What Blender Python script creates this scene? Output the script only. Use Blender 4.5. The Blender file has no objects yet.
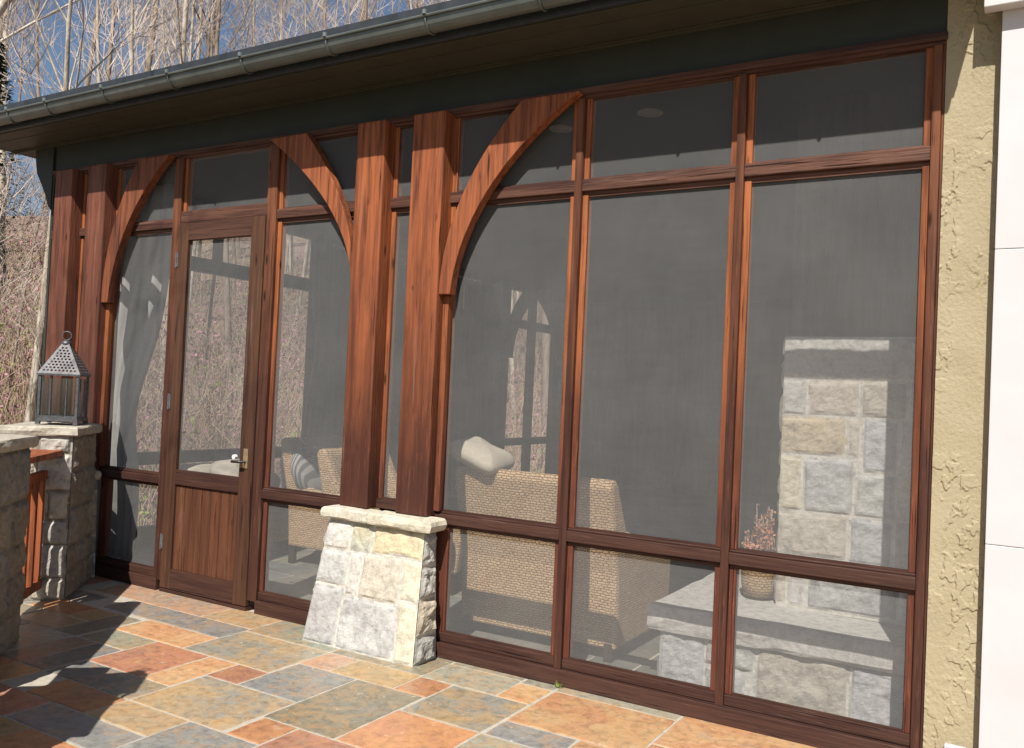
import bpy, math, random
from mathutils import Matrix, Vector, noise
random.seed(7)
C = bpy.context.scene.collection
PI = math.pi
# ------------------------------------------------------------------ helpers
class MB:
    """collects faces, links them as ONE mesh object"""
    def __init__(s): s.v=[]; s.f=[]; s.c=[]; s.m=[]
    def add(s, vs, fs, col=None, mi=0):
        b=len(s.v); s.v.extend(vs)
        for f in fs:
            s.f.append(tuple(i+b for i in f)); s.c.append(col); s.m.append(mi)
    def box(s,x0,x1,y0,y1,z0,z1,col=None,mi=0):
        vs=[(x,y,z) for z in (z0,z1) for y in (y0,y1) for x in (x0,x1)]
        s.add(vs,[(0,2,3,1),(4,5,7,6),(0,1,5,4),(2,6,7,3),(0,4,6,2),(1,3,7,5)],col,mi)
    def obox(s,o,ex,ey,a0,a1,b0,b1,z0,z1,col=None,mi=0,rot=None):
        """box in an oblique frame: o + a*ex + b*ey"""
        vs=[(o[0]+a*ex[0]+b*ey[0],o[1]+a*ex[1]+b*ey[1],z) for z in (z0,z1) for b in (b0,b1) for a in (a0,a1)]
        s.add(vs,[(0,2,3,1),(4,5,7,6),(0,1,5,4),(2,6,7,3),(0,4,6,2),(1,3,7,5)],col,mi)
    def prism(s,poly,fn,t0,t1,mi=0,col=None):
        """poly of (a,b) extruded from t0 to t1; fn(a,b,t)->xyz"""
        n=len(poly); vs=[fn(a,b,t0) for a,b in poly]+[fn(a,b,t1) for a,b in poly]
        fs=[(i,(i+1)%n,n+(i+1)%n,n+i) for i in range(n)]+[tuple(range(n-1,-1,-1)),tuple(range(n,2*n))]
        s.add(vs,fs,col,mi)
    def strip(s,A,B,fn,t0,t1,mi=0):
        """band between two polylines A and B (same length), extruded"""
        n=len(A)
        vs=[fn(a,b,t) for t in (t0,t1) for P in (A,B) for a,b in P]
        fs=[]
        for i in range(n-1):
            a0,a1,b0,b1=i,i+1,n+i,n+i+1
            fs+=[(a0,b0,b1,a1),(a0+2*n,a1+2*n,b1+2*n,b0+2*n),(a0,a1,a1+2*n,a0+2*n),(b0,b0+2*n,b1+2*n,b1)]
        fs+=[(0,2*n,3*n,n),(n-1,2*n-1,4*n-1,3*n-1)]
        s.add(vs,fs,None,mi)
    def tube(s,path,rad,n=6,mi=0,cap=True):
        rings=[]; b=len(s.v); vs=[]
        for i,p in enumerate(path):
            p=Vector(p)
            d=(Vector(path[min(i+1,len(path)-1)])-Vector(path[max(i-1,0)])).normalized()
            a=Vector((0,0,1)) if abs(d.z)<.9 else Vector((1,0,0))
            u=d.cross(a).normalized(); w=d.cross(u)
            r=rad[i] if hasattr(rad,'__len__') else rad
            for k in range(n):
                t=2*PI*k/n; q=p+(u*math.cos(t)+w*math.sin(t))*r; vs.append((q.x,q.y,q.z))
        fs=[]
        for i in range(len(path)-1):
            for k in range(n):
                fs.append((i*n+k,i*n+(k+1)%n,(i+1)*n+(k+1)%n,(i+1)*n+k))
        if cap: fs+= [tuple(range(n)), tuple(range((len(path)-1)*n,len(path)*n))]
        s.add(vs,fs,None,mi)
    def lathe(s,prof,c,n=24,mi=0):
        vs=[(c[0]+r*math.cos(2*PI*k/n),c[1]+r*math.sin(2*PI*k/n),c[2]+z) for r,z in prof for k in range(n)]
        fs=[(i*n+k,i*n+(k+1)%n,(i+1)*n+(k+1)%n,(i+1)*n+k) for i in range(len(prof)-1) for k in range(n)]
        s.add(vs,fs,None,mi)
    def build(s,name,mats,parent=None,bevel=0,smooth=False,solid=0,fix=False):
        me=bpy.data.meshes.new(name); me.from_pydata(s.v,[],s.f)
        for m in (mats if isinstance(mats,(list,tuple)) else [mats]): me.materials.append(m)
        me.polygons.foreach_set('material_index',s.m)
        if any(c is not None for c in s.c):
            for key,sl in (('ca',0),('cb',1)):
                at=me.color_attributes.new(key,'FLOAT_COLOR','CORNER'); buf=[]
                for f,c in zip(s.f,s.c):
                    cc=(c[sl] if c else (.5,.5,.5)); cc=tuple(cc)+((1.0,) if len(cc)==3 else ())
                    buf.extend(cc*len(f))
                at.data.foreach_set('color',buf)
        if smooth: me.polygons.foreach_set('use_smooth',[True]*len(s.f))
        me.update()
        if fix:
            import bmesh
            bm=bmesh.new(); bm.from_mesh(me); bmesh.ops.recalc_face_normals(bm,faces=bm.faces); bm.to_mesh(me); bm.free()
        o=bpy.data.objects.new(name,me); C.objects.link(o)
        if bevel:
            md=o.modifiers.new('b','BEVEL'); md.width=bevel; md.segments=2; md.limit_method='ANGLE'; md.angle_limit=.6
        if solid:
            md=o.modifiers.new('s','SOLIDIFY'); md.thickness=solid
        if parent is not None:
            o.parent=parent
            if parent.type=='EMPTY': o.matrix_parent_inverse=Matrix.Translation(-parent.location)
        return o
def tag(o,label=None,cat=None,group=None,kind=None):
    if label: o['label']=label
    if cat: o['category']=cat
    if group: o['group']=group
    if kind: o['kind']=kind
    return o
def thing(name,label,cat,loc=(0,0,0),group=None):
    o=bpy.data.objects.new(name,None); C.objects.link(o); o.location=loc; o.empty_display_size=.1
    return tag(o,label,cat,group)
def dup(root,loc,rotz=0,label=None):
    r=root.copy(); C.objects.link(r); r.location=loc; r.rotation_euler=(0,0,rotz)
    if label: r['label']=label
    for ch in list(root.children):
        c=ch.copy(); C.objects.link(c); c.parent=r
        for g in ch.children:
            d=g.copy(); C.objects.link(d); d.parent=c
    return r
# ------------------------------------------------------------------ materials
def newmat(name):
    m=bpy.data.materials.new(name); m.use_nodes=True; nt=m.node_tree
    b=nt.nodes['Principled BSDF']; return m,nt,b
def N(nt,t,**k):
    n=nt.nodes.new(t)
    for a,v in k.items():
        if a in n.inputs: n.inputs[a].default_value=v
        else: setattr(n,a,v)
    return n
def worldpos(nt,scale=(1,1,1),obj=False):
    if obj:
        g=N(nt,'ShaderNodeTexCoord'); out=g.outputs['Object']
    else:
        g=N(nt,'ShaderNodeNewGeometry'); out=g.outputs['Position']
    m=N(nt,'ShaderNodeMapping'); m.inputs['Scale'].default_value=scale
    nt.links.new(out,m.inputs['Vector']); return m.outputs['Vector']
def noise_n(nt,vec,scale,detail=4,rough=.55,dist=0):
    n=N(nt,'ShaderNodeTexNoise'); n.inputs['Scale'].default_value=scale; n.inputs['Detail'].default_value=detail
    n.inputs['Roughness'].default_value=rough; n.inputs['Distortion'].default_value=dist
    nt.links.new(vec,n.inputs['Vector']); return n.outputs['Fac']
def ramp(nt,fac,stops):
    r=N(nt,'ShaderNodeValToRGB'); e=r.color_ramp.elements
    while len(e)<len(stops): e.new(.5)
    for el,(p,c) in zip(e,stops):
        el.position=p; el.color=(c,c,c,1) if not hasattr(c,'__len__') else tuple(c)+(1,)
    nt.links.new(fac,r.inputs['Fac']); return r.outputs['Color']
def mix(nt,a,b,fac,mode='MIX'):
    m=N(nt,'ShaderNodeMix',data_type='RGBA',blend_type=mode)
    for s,v in ((0,fac),(6,a),(7,b)):
        if isinstance(v,bpy.types.NodeSocket): nt.links.new(v,m.inputs[s])
        elif s==0: m.inputs[0].default_value=v
        else: m.inputs[s].default_value=tuple(v)+(1,)
    return m.outputs[2]
def bump(nt,b,h,strength=.3,dist=.01):
    n=N(nt,'ShaderNodeBump'); n.inputs['Strength'].default_value=strength; n.inputs['Distance'].default_value=dist
    nt.links.new(h,n.inputs['Height']); nt.links.new(n.outputs['Normal'],b.inputs['Normal'])
def plain(name,col,rough=.6,var=.15,scale=8,metal=0,bmp=.1,spec=None):
    m,nt,b=newmat(name); p=worldpos(nt)
    f=noise_n(nt,p,scale,5); lo=[c*(1-var) for c in col]; hi=[min(1,c*(1+var)) for c in col]
    nt.links.new(ramp(nt,f,[(.3,lo),(.7,hi)]),b.inputs['Base Color'])
    b.inputs['Roughness'].default_value=rough; b.inputs['Metallic'].default_value=metal
    if bmp: bump(nt,b,noise_n(nt,p,scale*6,4),bmp,.004)
    if spec is not None: b.inputs['Specular IOR Level'].default_value=spec
    return m
def wood(name,axis,top,bot,dark,z0=.9,z1=2.3,rough=.5,fleck=.35,wear=None):
    """stained timber, grain along axis; the stain is more weathered near the ground"""
    m,nt,b=newmat(name)
    sc=[22,22,22]; sc['xyz'.index(axis)]=1.1
    p=worldpos(nt,sc); p1=worldpos(nt)
    g1=noise_n(nt,p,1.6,6,.6,.4); g2=noise_n(nt,p,5,3,.6)
    sep=N(nt,'ShaderNodeSeparateXYZ'); nt.links.new(p1,sep.inputs[0])
    big=noise_n(nt,p1,2.2,4,.6)
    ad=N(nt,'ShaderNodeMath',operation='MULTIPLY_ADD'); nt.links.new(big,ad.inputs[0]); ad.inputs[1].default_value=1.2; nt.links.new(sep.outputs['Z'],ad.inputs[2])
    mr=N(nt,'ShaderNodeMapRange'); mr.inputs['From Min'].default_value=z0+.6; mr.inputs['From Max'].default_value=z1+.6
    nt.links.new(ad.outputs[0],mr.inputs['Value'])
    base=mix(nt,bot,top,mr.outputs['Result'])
    c=mix(nt,base,dark,ramp(nt,g1,[(.42,0),(.72,.75)]))
    c=mix(nt,c,[min(1,x*1.35) for x in top],ramp(nt,g2,[(.60,0),(.72,fleck)]))
    # bleached, worn patches
    w=noise_n(nt,worldpos(nt,[s*.4 for s in sc]),1.9,6,.7)
    c=mix(nt,c,wear or (.30,.20,.15),ramp(nt,w,[(.60,0),(.74,.5)]))
    w2=noise_n(nt,worldpos(nt,[q*.25 for q in sc]),2.3,5,.65)
    c=mix(nt,c,[x*1.3 for x in dark],ramp(nt,w2,[(.50,0),(.68,.7)]))
    ck=[60,60,60]; ck['xyz'.index(axis)]=1.6
    crack=noise_n(nt,worldpos(nt,ck),1.5,3,.5); crk=ramp(nt,crack,[(.64,0),(.70,.85)])
    c=mix(nt,c,[x*.3 for x in dark],crk)
    # sparse dark knots
    vo=N(nt,'ShaderNodeTexVoronoi'); vo.inputs['Scale'].default_value=1.0
    ks=[13,13,13]; ks['xyz'.index(axis)]=3.2
    nt.links.new(worldpos(nt,ks),vo.inputs['Vector'])
    kn=ramp(nt,vo.outputs['Distance'],[(.06,.85),(.16,0)])
    gate=ramp(nt,noise_n(nt,p1,3.1,2),[(.5,0),(.56,1)])
    kk=N(nt,'ShaderNodeMath',operation='MULTIPLY'); nt.links.new(kn,kk.inputs[0]); nt.links.new(gate,kk.inputs[1])
    c=mix(nt,c,[x*.35 for x in dark],kk.outputs[0])
    nt.links.new(c,b.inputs['Base Color'])
    nt.links.new(ramp(nt,g1,[(.3,rough-.1),(.7,rough+.2)]),b.inputs['Roughness'])
    b.inputs['Specular IOR Level'].default_value=.18
    hh=N(nt,'ShaderNodeMath',operation='SUBTRACT'); nt.links.new(g2,hh.inputs[0]); nt.links.new(crk,hh.inputs[1]); bump(nt,b,hh.outputs[0],.6,.006)
    return m
def attr_mat(name,sc=3.,vein=False,rough=.5,bstr=.3,contrast=(.42,.58),fine=.25,bdist=.006,bscale=30):
    """colours from the two face colours of each stone, mixed by noise"""
    m,nt,b=newmat(name)
    a=N(nt,'ShaderNodeVertexColor',layer_name='ca'); c=N(nt,'ShaderNodeVertexColor',layer_name='cb')
    p=worldpos(nt)
    # offset the noise by the stone's own colour so neighbours differ
    off=N(nt,'ShaderNodeVectorMath',operation='MULTIPLY_ADD'); nt.links.new(a.outputs['Color'],off.inputs[0]); off.inputs[1].default_value=(40,50,60); nt.links.new(p,off.inputs[2])
    v=off.outputs[0]
    f=noise_n(nt,v,sc,7,.62,.9)
    col=mix(nt,a.outputs['Color'],c.outputs['Color'],ramp(nt,f,[(contrast[0],0),(contrast[1],1)]))
    f2=noise_n(nt,v,sc*7,5,.65,.3)
    col=mix(nt,col,ramp(nt,f2,[(.3,1-fine*1.6),(.55,1.0),(.8,1.0)]),1.0,'MULTIPLY')
    f3=noise_n(nt,v,sc*2.7,4,.6)
    col=mix(nt,col,(.55,.50,.42),ramp(nt,f3,[(.66,0),(.74,.35)]))
    if vein:
        f4=noise_n(nt,v,4.5,6,.62,1.6); col=mix(nt,col,(.50,.27,.10),ramp(nt,f4,[(.50,0),(.535,.38),(.56,.34),(.60,0)]))
        f5=noise_n(nt,v,3.1,6,.65,1.2); col=mix(nt,col,(.20,.22,.21),ramp(nt,f5,[(.58,0),(.68,.35)]))
        f6=noise_n(nt,v,24,4,.7,.5); col=mix(nt,col,(.62,.55,.44),ramp(nt,f6,[(.63,0),(.70,.5)]))
    nt.links.new(col,b.inputs['Base Color']); b.inputs['Roughness'].default_value=rough
    h=noise_n(nt,v,bscale,6,.6); bump(nt,b,h,bstr,bdist)
    return m
M={}
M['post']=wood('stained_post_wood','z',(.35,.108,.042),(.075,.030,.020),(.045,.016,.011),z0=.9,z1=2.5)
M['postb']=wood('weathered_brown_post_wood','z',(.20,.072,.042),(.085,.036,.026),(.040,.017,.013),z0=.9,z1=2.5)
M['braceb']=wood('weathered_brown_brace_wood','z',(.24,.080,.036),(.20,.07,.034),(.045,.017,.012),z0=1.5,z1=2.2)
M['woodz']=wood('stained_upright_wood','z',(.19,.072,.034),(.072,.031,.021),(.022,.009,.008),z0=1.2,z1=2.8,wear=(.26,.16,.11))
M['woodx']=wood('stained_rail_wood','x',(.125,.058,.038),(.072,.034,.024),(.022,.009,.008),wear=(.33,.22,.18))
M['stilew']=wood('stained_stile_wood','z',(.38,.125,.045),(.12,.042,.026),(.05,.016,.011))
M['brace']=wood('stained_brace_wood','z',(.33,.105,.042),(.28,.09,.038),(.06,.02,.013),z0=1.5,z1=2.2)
M['doorw']=wood('stained_door_wood','z',(.105,.050,.028),(.090,.042,.025),(.026,.012,.009))
M['doorx']=wood('stained_door_rail_wood','x',(.090,.043,.028),(.070,.033,.023),(.026,.011,.010))
M['panel']=wood('door_panel_wood','z',(.165,.068,.032),(.13,.052,.027),(.045,.018,.012))
M['railw']=wood('terrace_rail_wood','z',(.42,.125,.05),(.34,.10,.04),(.06,.02,.012))
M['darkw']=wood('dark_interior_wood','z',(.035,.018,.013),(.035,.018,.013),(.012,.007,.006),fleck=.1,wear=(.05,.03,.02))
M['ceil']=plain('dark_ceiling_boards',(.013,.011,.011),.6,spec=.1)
M['frieze']=plain('olive_grey_trim_paint',(.040,.043,.034),.5,.08,spec=.2)
M['soffit']=plain('brown_soffit_paint',(.058,.053,.038),.55,.10,spec=.2)
M['gutter']=plain('grey_green_metal_gutter',(.12,.135,.125),.38,.2,6,.25,.05)
M['roofdark']=plain('dark_roof_edge',(.03,.033,.036),.5,.3,14)
M['slate']=attr_mat('slate_paving',3.2,True,.34,.5,(.42,.60),.25,.006,22)
M['slatein']=attr_mat('grey_porch_slate',2.6,False,.45,.3,(.40,.62),.2,.006,22)
M['grout']=plain('pale_grout',(.42,.38,.31),.9,.15,30)
M['stone']=attr_mat('pale_field_stone',3.2,False,.85,.6,(.30,.72),.24,.012,40)
M['iron']=plain('weathered_lantern_metal',(.125,.118,.122),.6,.35,40,.2,.15)
M['irond']=plain('dark_lantern_metal',(.12,.12,.125),.45,.3,40,.6,.15)
M['black']=plain('black_hardware',(.02,.018,.016),.4,.2)
M['brass']=plain('worn_brass_lever',(.55,.42,.25),.35,.2,20,.7)
M['white']=plain('white_painted_trim',(.56,.53,.53),.5,.05,3)
M['linen']=plain('cream_cushion_cloth',(.44,.39,.31),.9,.08,60,0,.3)
M['taupe']=plain('taupe_cushion_cloth',(.22,.20,.18),.9,.1,60,0,.3)
M['drape']=plain('pale_drape_cloth',(.42,.41,.385),.9,.05,30,0,.2)
M['drape_shade']=plain('shade_toned_drape_cloth',(.10,.10,.10),.9,.1,30,0,.2)  # darker copy of the drape cloth; the unlit tone is in the colour
def stripe_mat():
    m,nt,b=newmat('striped_pillow_cloth'); w=N(nt,'ShaderNodeTexWave'); w.inputs['Scale'].default_value=9; w.inputs['Distortion'].default_value=.6
    nt.links.new(worldpos(nt,(1,1,1)),w.inputs['Vector'])
    nt.links.new(ramp(nt,w.outputs['Fac'],[(.4,(.10,.10,.10)),(.6,(.32,.31,.29))]),b.inputs['Base Color']); b.inputs['Roughness'].default_value=.9; return m
M['stripe']=stripe_mat()
def wicker_mat(name,c1,c2):
    m,nt,b=newmat(name)
    g=N(nt,'ShaderNodeTexCoord'); s=N(nt,'ShaderNodeSeparateXYZ'); nt.links.new(g.outputs['Object'],s.inputs[0])
    ad=N(nt,'ShaderNodeMath',operation='ADD'); nt.links.new(s.outputs['X'],ad.inputs[0]); nt.links.new(s.outputs['Y'],ad.inputs[1])
    cb=N(nt,'ShaderNodeCombineXYZ'); nt.links.new(ad.outputs[0],cb.inputs['X']); nt.links.new(s.outputs['Z'],cb.inputs['Y'])
    ds=N(nt,'ShaderNodeTexNoise'); ds.inputs['Scale'].default_value=22; nt.links.new(cb.outputs[0],ds.inputs['Vector'])
    vm=N(nt,'ShaderNodeVectorMath',operation='MULTIPLY_ADD'); nt.links.new(ds.outputs['Color'],vm.inputs[0]); vm.inputs[1].default_value=(.055,.017,0); nt.links.new(cb.outputs[0],vm.inputs[2])
    br=N(nt,'ShaderNodeTexBrick'); br.inputs['Scale'].default_value=1
    for k,v in (('Brick Width',.034),('Row Height',.0150),('Mortar Size',.0030),('Mortar Smooth',1.0),('Bias',0)): br.inputs[k].default_value=v
    br.inputs['Color1'].default_value=tuple(c1)+(1,); br.inputs['Color2'].default_value=tuple(c2)+(1,); br.inputs['Mortar'].default_value=(.20,.125,.06,1)
    nt.links.new(vm.outputs[0],br.inputs['Vector'])
    nt.links.new(mix(nt,br.outputs['Color'],(.25,.15,.075),ramp(nt,noise_n(nt,cb.outputs[0],45,4,.7),[(.5,0),(.72,.75)])),b.inputs['Base Color']); b.inputs['Roughness'].default_value=.65
    iv=N(nt,'ShaderNodeMath',operation='SUBTRACT'); iv.inputs[0].default_value=1; nt.links.new(br.outputs['Fac'],iv.inputs[1]); bump(nt,b,iv.outputs[0],.9,.008)
    return m
M['wicker']=wicker_mat('honey_woven_wicker',(.62,.42,.23),(.48,.31,.16))
M['basket']=wicker_mat('basket_weave',(.42,.27,.13),(.52,.36,.18))
def screen_mat():
    m,nt,b=newmat('insect_screen_mesh'); out=nt.nodes['Material Output']; nt.nodes.remove(b)
    d=N(nt,'ShaderNodeBsdfDiffuse'); t=N(nt,'ShaderNodeBsdfTransparent'); mx=N(nt,'ShaderNodeMixShader')
    p=worldpos(nt,(30,30,3)); p2=worldpos(nt,(3,3,30)); p3=worldpos(nt)
    f=noise_n(nt,p,1.5,4,.6); f2=noise_n(nt,p2,1.5,4,.6); f3=noise_n(nt,p3,1.6,5,.6)
    c=mix(nt,(.25,.249,.243),(.335,.332,.324),ramp(nt,f3,[(.3,0),(.7,1)]))
    nt.links.new(c,d.inputs['Color'])
    a=N(nt,'ShaderNodeMath',operation='ADD'); nt.links.new(f,a.inputs[0]); nt.links.new(f2,a.inputs[1])
    mr=N(nt,'ShaderNodeMapRange'); nt.links.new(a.outputs[0],mr.inputs['Value'])
    for k,v in (('From Min',.6),('From Max',1.4),('To Min',.24),('To Max',.295)): mr.inputs[k].default_value=v
    oi=N(nt,'ShaderNodeObjectInfo'); vv=N(nt,'ShaderNodeMath',operation='MULTIPLY_ADD'); nt.links.new(oi.outputs['Random'],vv.inputs[0]); vv.inputs[1].default_value=.035; nt.links.new(mr.outputs[0],vv.inputs[2]); nt.links.new(vv.outputs[0],mx.inputs[0]); nt.links.new(t.outputs[0],mx.inputs[1]); nt.links.new(d.outputs[0],mx.inputs[2])
    nt.links.new(mx.outputs[0],out.inputs['Surface']); return m
M['screen']=screen_mat()
def glass_mat():
    m,nt,b=newmat('lantern_glass'); out=nt.nodes['Material Output']; nt.nodes.remove(b)
    d=N(nt,'ShaderNodeBsdfGlossy',Roughness=.08); t=N(nt,'ShaderNodeBsdfTransparent'); mx=N(nt,'ShaderNodeMixShader')
    t.inputs[0].default_value=(.86,.88,.88,1); mx.inputs[0].default_value=.07
    nt.links.new(t.outputs[0],mx.inputs[1]); nt.links.new(d.outputs[0],mx.inputs[2]); nt.links.new(mx.outputs[0],out.inputs['Surface']); return m
M['glass']=glass_mat()
def stucco_mat():
    m,nt,b=newmat('ochre_stucco'); p=worldpos(nt)
    c=mix(nt,(.33,.275,.165),(.39,.33,.21),ramp(nt,noise_n(nt,p,4,5,.6,.5),[(.3,0),(.7,1)]))
    c=mix(nt,c,(.24,.19,.11),ramp(nt,noise_n(nt,p,7,7,.75),[(.58,0),(.72,.55)]))
    nt.links.new(c,b.inputs['Base Color']); b.inputs['Roughness'].default_value=.85
    bump(nt,b,noise_n(nt,p,55,6,.7),.5,.006); return m
M['stucco']=stucco_mat()
def ground_mat():
    m,nt,b=newmat('leaf_litter_hillside'); p=worldpos(nt)
    c=mix(nt,(.20,.135,.085),(.36,.27,.19),ramp(nt,noise_n(nt,p,.9,8,.75,.5),[(.3,0),(.7,1)]))
    c=mix(nt,c,(.10,.065,.04),ramp(nt,noise_n(nt,p,6,6,.8),[(.5,0),(.68,.8)]))
    c=mix(nt,c,(.30,.19,.18),ramp(nt,noise_n(nt,p,.25,4,.6),[(.45,0),(.6,.7)]))
    nt.links.new(c,b.inputs['Base Color']); b.inputs['Roughness'].default_value=.95
    bump(nt,b,noise_n(nt,p,3,6,.7),.8,.2); return m
M['ground']=ground_mat()
def bark_mat(name,a,c2,sc=1.):
    m,nt,b=newmat(name); p=worldpos(nt,(6*sc,6*sc,1.5*sc),obj=True)
    c=mix(nt,a,c2,ramp(nt,noise_n(nt,p,1.5,6,.7,.4),[(.38,0),(.62,1)]))
    nt.links.new(c,b.inputs['Base Color']); b.inputs['Roughness'].default_value=.9
    bump(nt,b,noise_n(nt,p,5,4,.6),.5,.03); return m
M['bark']=bark_mat('grey_tan_bark',(.33,.26,.20),(.17,.125,.09))
M['barkp']=bark_mat('pale_mottled_bark',(.62,.55,.45),(.33,.26,.19))
M['twig']=plain('bare_twigs',(.46,.38,.32),.9,.3,.3,0,0)
M['pine']=plain('evergreen_needles',(.035,.055,.022),.8,.4,2,0,0)
M['brush']=plain('tan_brush_stems',(.40,.30,.20),.9,.4,.7,0,0)
M['pink']=plain('pink_redbud_blossom',(.45,.20,.27),.8,.3,1,0,0)
M['leaf']=plain('fresh_green_leaves',(.22,.30,.05),.7,.4,1,0,0)
M['orange']=plain('dried_orange_flowers',(.55,.25,.13),.9,.4,40,0,0)
M['urn']=plain('white_ceramic',(.72,.70,.66),.4,.05)
# ------------------------------------------------------------------ camera (calibrated from the photo's vanishing points)
HC=1.5; DC=4.1
R=Matrix(((0.85828997,-0.02709769,0.51244906),(0.51114301,-0.04341755,-0.85839836),(0.0455099,0.99868946,-0.02341405)))
cam=bpy.data.cameras.new('camera'); co=bpy.data.objects.new('camera',cam); C.objects.link(co)
co.matrix_world=Matrix.Translation((0,-DC,HC))@R.to_4x4()
cam.sensor_width=36; cam.lens=869.9/1024*36; cam.clip_end=600; cam.clip_start=.05
bpy.context.scene.camera=co
# ------------------------------------------------------------------ light
SUN=Vector((.28,-1,1.22)).normalized()
w=bpy.data.worlds.new('World'); bpy.context.scene.world=w; w.use_nodes=True; nt=w.node_tree
sky=nt.nodes.new('ShaderNodeTexSky'); sky.sky_type='NISHITA'; sky.sun_disc=False
sky.sun_elevation=math.asin(SUN.z); sky.sun_rotation=math.atan2(SUN.x,SUN.y); sky.air_density=1.0; sky.dust_density=.8; sky.ozone_density=2.0
nt.links.new(sky.outputs[0],nt.nodes['Background'].inputs['Color']); nt.nodes['Background'].inputs['Strength'].default_value=.07
sl=bpy.data.lights.new('sun','SUN'); sl.energy=5.0; sl.angle=math.radians(.5); sl.color=(1,.955,.89)
so=bpy.data.objects.new('sun',sl); C.objects.link(so); so.rotation_euler=SUN.to_track_quat('Z','Y').to_euler(); so.location=(2,-8,12)
# ------------------------------------------------------------------ ground
def terr(x,y):
    d=-x-9.5+.18*max(0,y)
    z=-1.3
    if d>0: z+= .235*d if d<46 else .235*46+.03*(d-46)
    back=y-14
    if back>0: z+=.12*min(back,60)
    if d>0 or back>0:
        z+= 1.0*(noise.noise(Vector((x*.07,y*.07,0))))*min(1,max(d,back,0)/8)
    z+=.10*noise.noise(Vector((x*.5,y*.5,3)))
    return z
mb=MB(); 
def axis(lo,mid0,mid1,hi,fine,coarse):
    a=[lo+i*coarse for i in range(int((mid0-lo)/coarse))]+[mid0+i*fine for i in range(int((mid1-mid0)/fine)+1)]
    x=a[-1]+coarse
    while x<hi: a.append(x); x+=coarse
    return a
ax=axis(-300,-60,-4,200,1.0,12); ay=axis(-200,-20,50,300,1.0,12)
vs=[(x,y,terr(x,y)) for y in ay for x in ax]; n=len(ax)
mb.add(vs,[(j*n+i,j*n+i+1,(j+1)*n+i+1,(j+1)*n+i) for j in range(len(ay)-1) for i in range(n-1)])
tag(mb.build('ground',M['ground'],smooth=True),kind='structure')
def bounce_cut_mat():
    m,nt,b=newmat('bounce_cut_grass'); p=worldpos(nt)
    nt.links.new(ramp(nt,noise_n(nt,p,2,8,.8),[(.3,(.028,.045,.014)),(.7,(.06,.08,.028))]),b.inputs['Base Color']); b.inputs['Roughness'].default_value=.95; return m
mb=MB(); lx=[-14+i*4 for i in range(30)]; ly=[-90+i*4 for i in range(22)]  # unseen dark ground added to cut bounce light onto the facade
mb.add([(x,y,terr(x,y)+.25) for y in ly for x in lx],[(j*30+i,j*30+i+1,(j+1)*30+i+1,(j+1)*30+i) for j in range(21) for i in range(29)])
tag(mb.build('bounce_cut_lawn',bounce_cut_mat(),smooth=True),kind='structure')
# ------------------------------------------------------------------ slate paving
u_=Vector((-.67,.743)); v_=Vector((-.743,-.67))      # along the terrace edge, and outwards across it
CORN=Vector((-5.47,-.60))                             # near corner of the pillar by the porch
def beyond(x,y): return (Vector((x,y))-CORN).dot(v_)
mb=MB()
poly=[(4,-7.5),(4,-.0),(-6.3,0),(-6.25,-.30),(-5.2,-1.55),(-.2,-7.5)]
e0=CORN+v_*.46
def lp(t): q=e0+u_*t; return (q.x,q.y)
poly=[(4,-9),(4,0.0),(-6.9,0.0),lp(.75),lp(-9)]
mb.prism(poly,lambda a,b,t:(a,b,t),-1.6,-.0035)
tag(mb.build('terrace_base',M['grout']),kind='structure')
OR=((.54,.22,.075),(.42,.145,.055)); OT=((.54,.32,.15),(.50,.22,.09)); BL=((.145,.175,.195),(.20,.215,.21)); OL=((.19,.17,.105),(.155,.155,.125))
RD=((.40,.135,.075),(.33,.13,.08)); ML=((.19,.215,.195),(.38,.27,.13)); GR=((.33,.32,.25),(.27,.28,.22)); YE=((.43,.28,.10),(.36,.25,.11)); GN=((.24,.275,.215),(.36,.25,.14)); BR=((.33,.25,.14),(.40,.23,.11)); PK=((.42,.22,.13),(.30,.24,.19))
DK=((.20,.13,.09),(.15,.11,.09))
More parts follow.
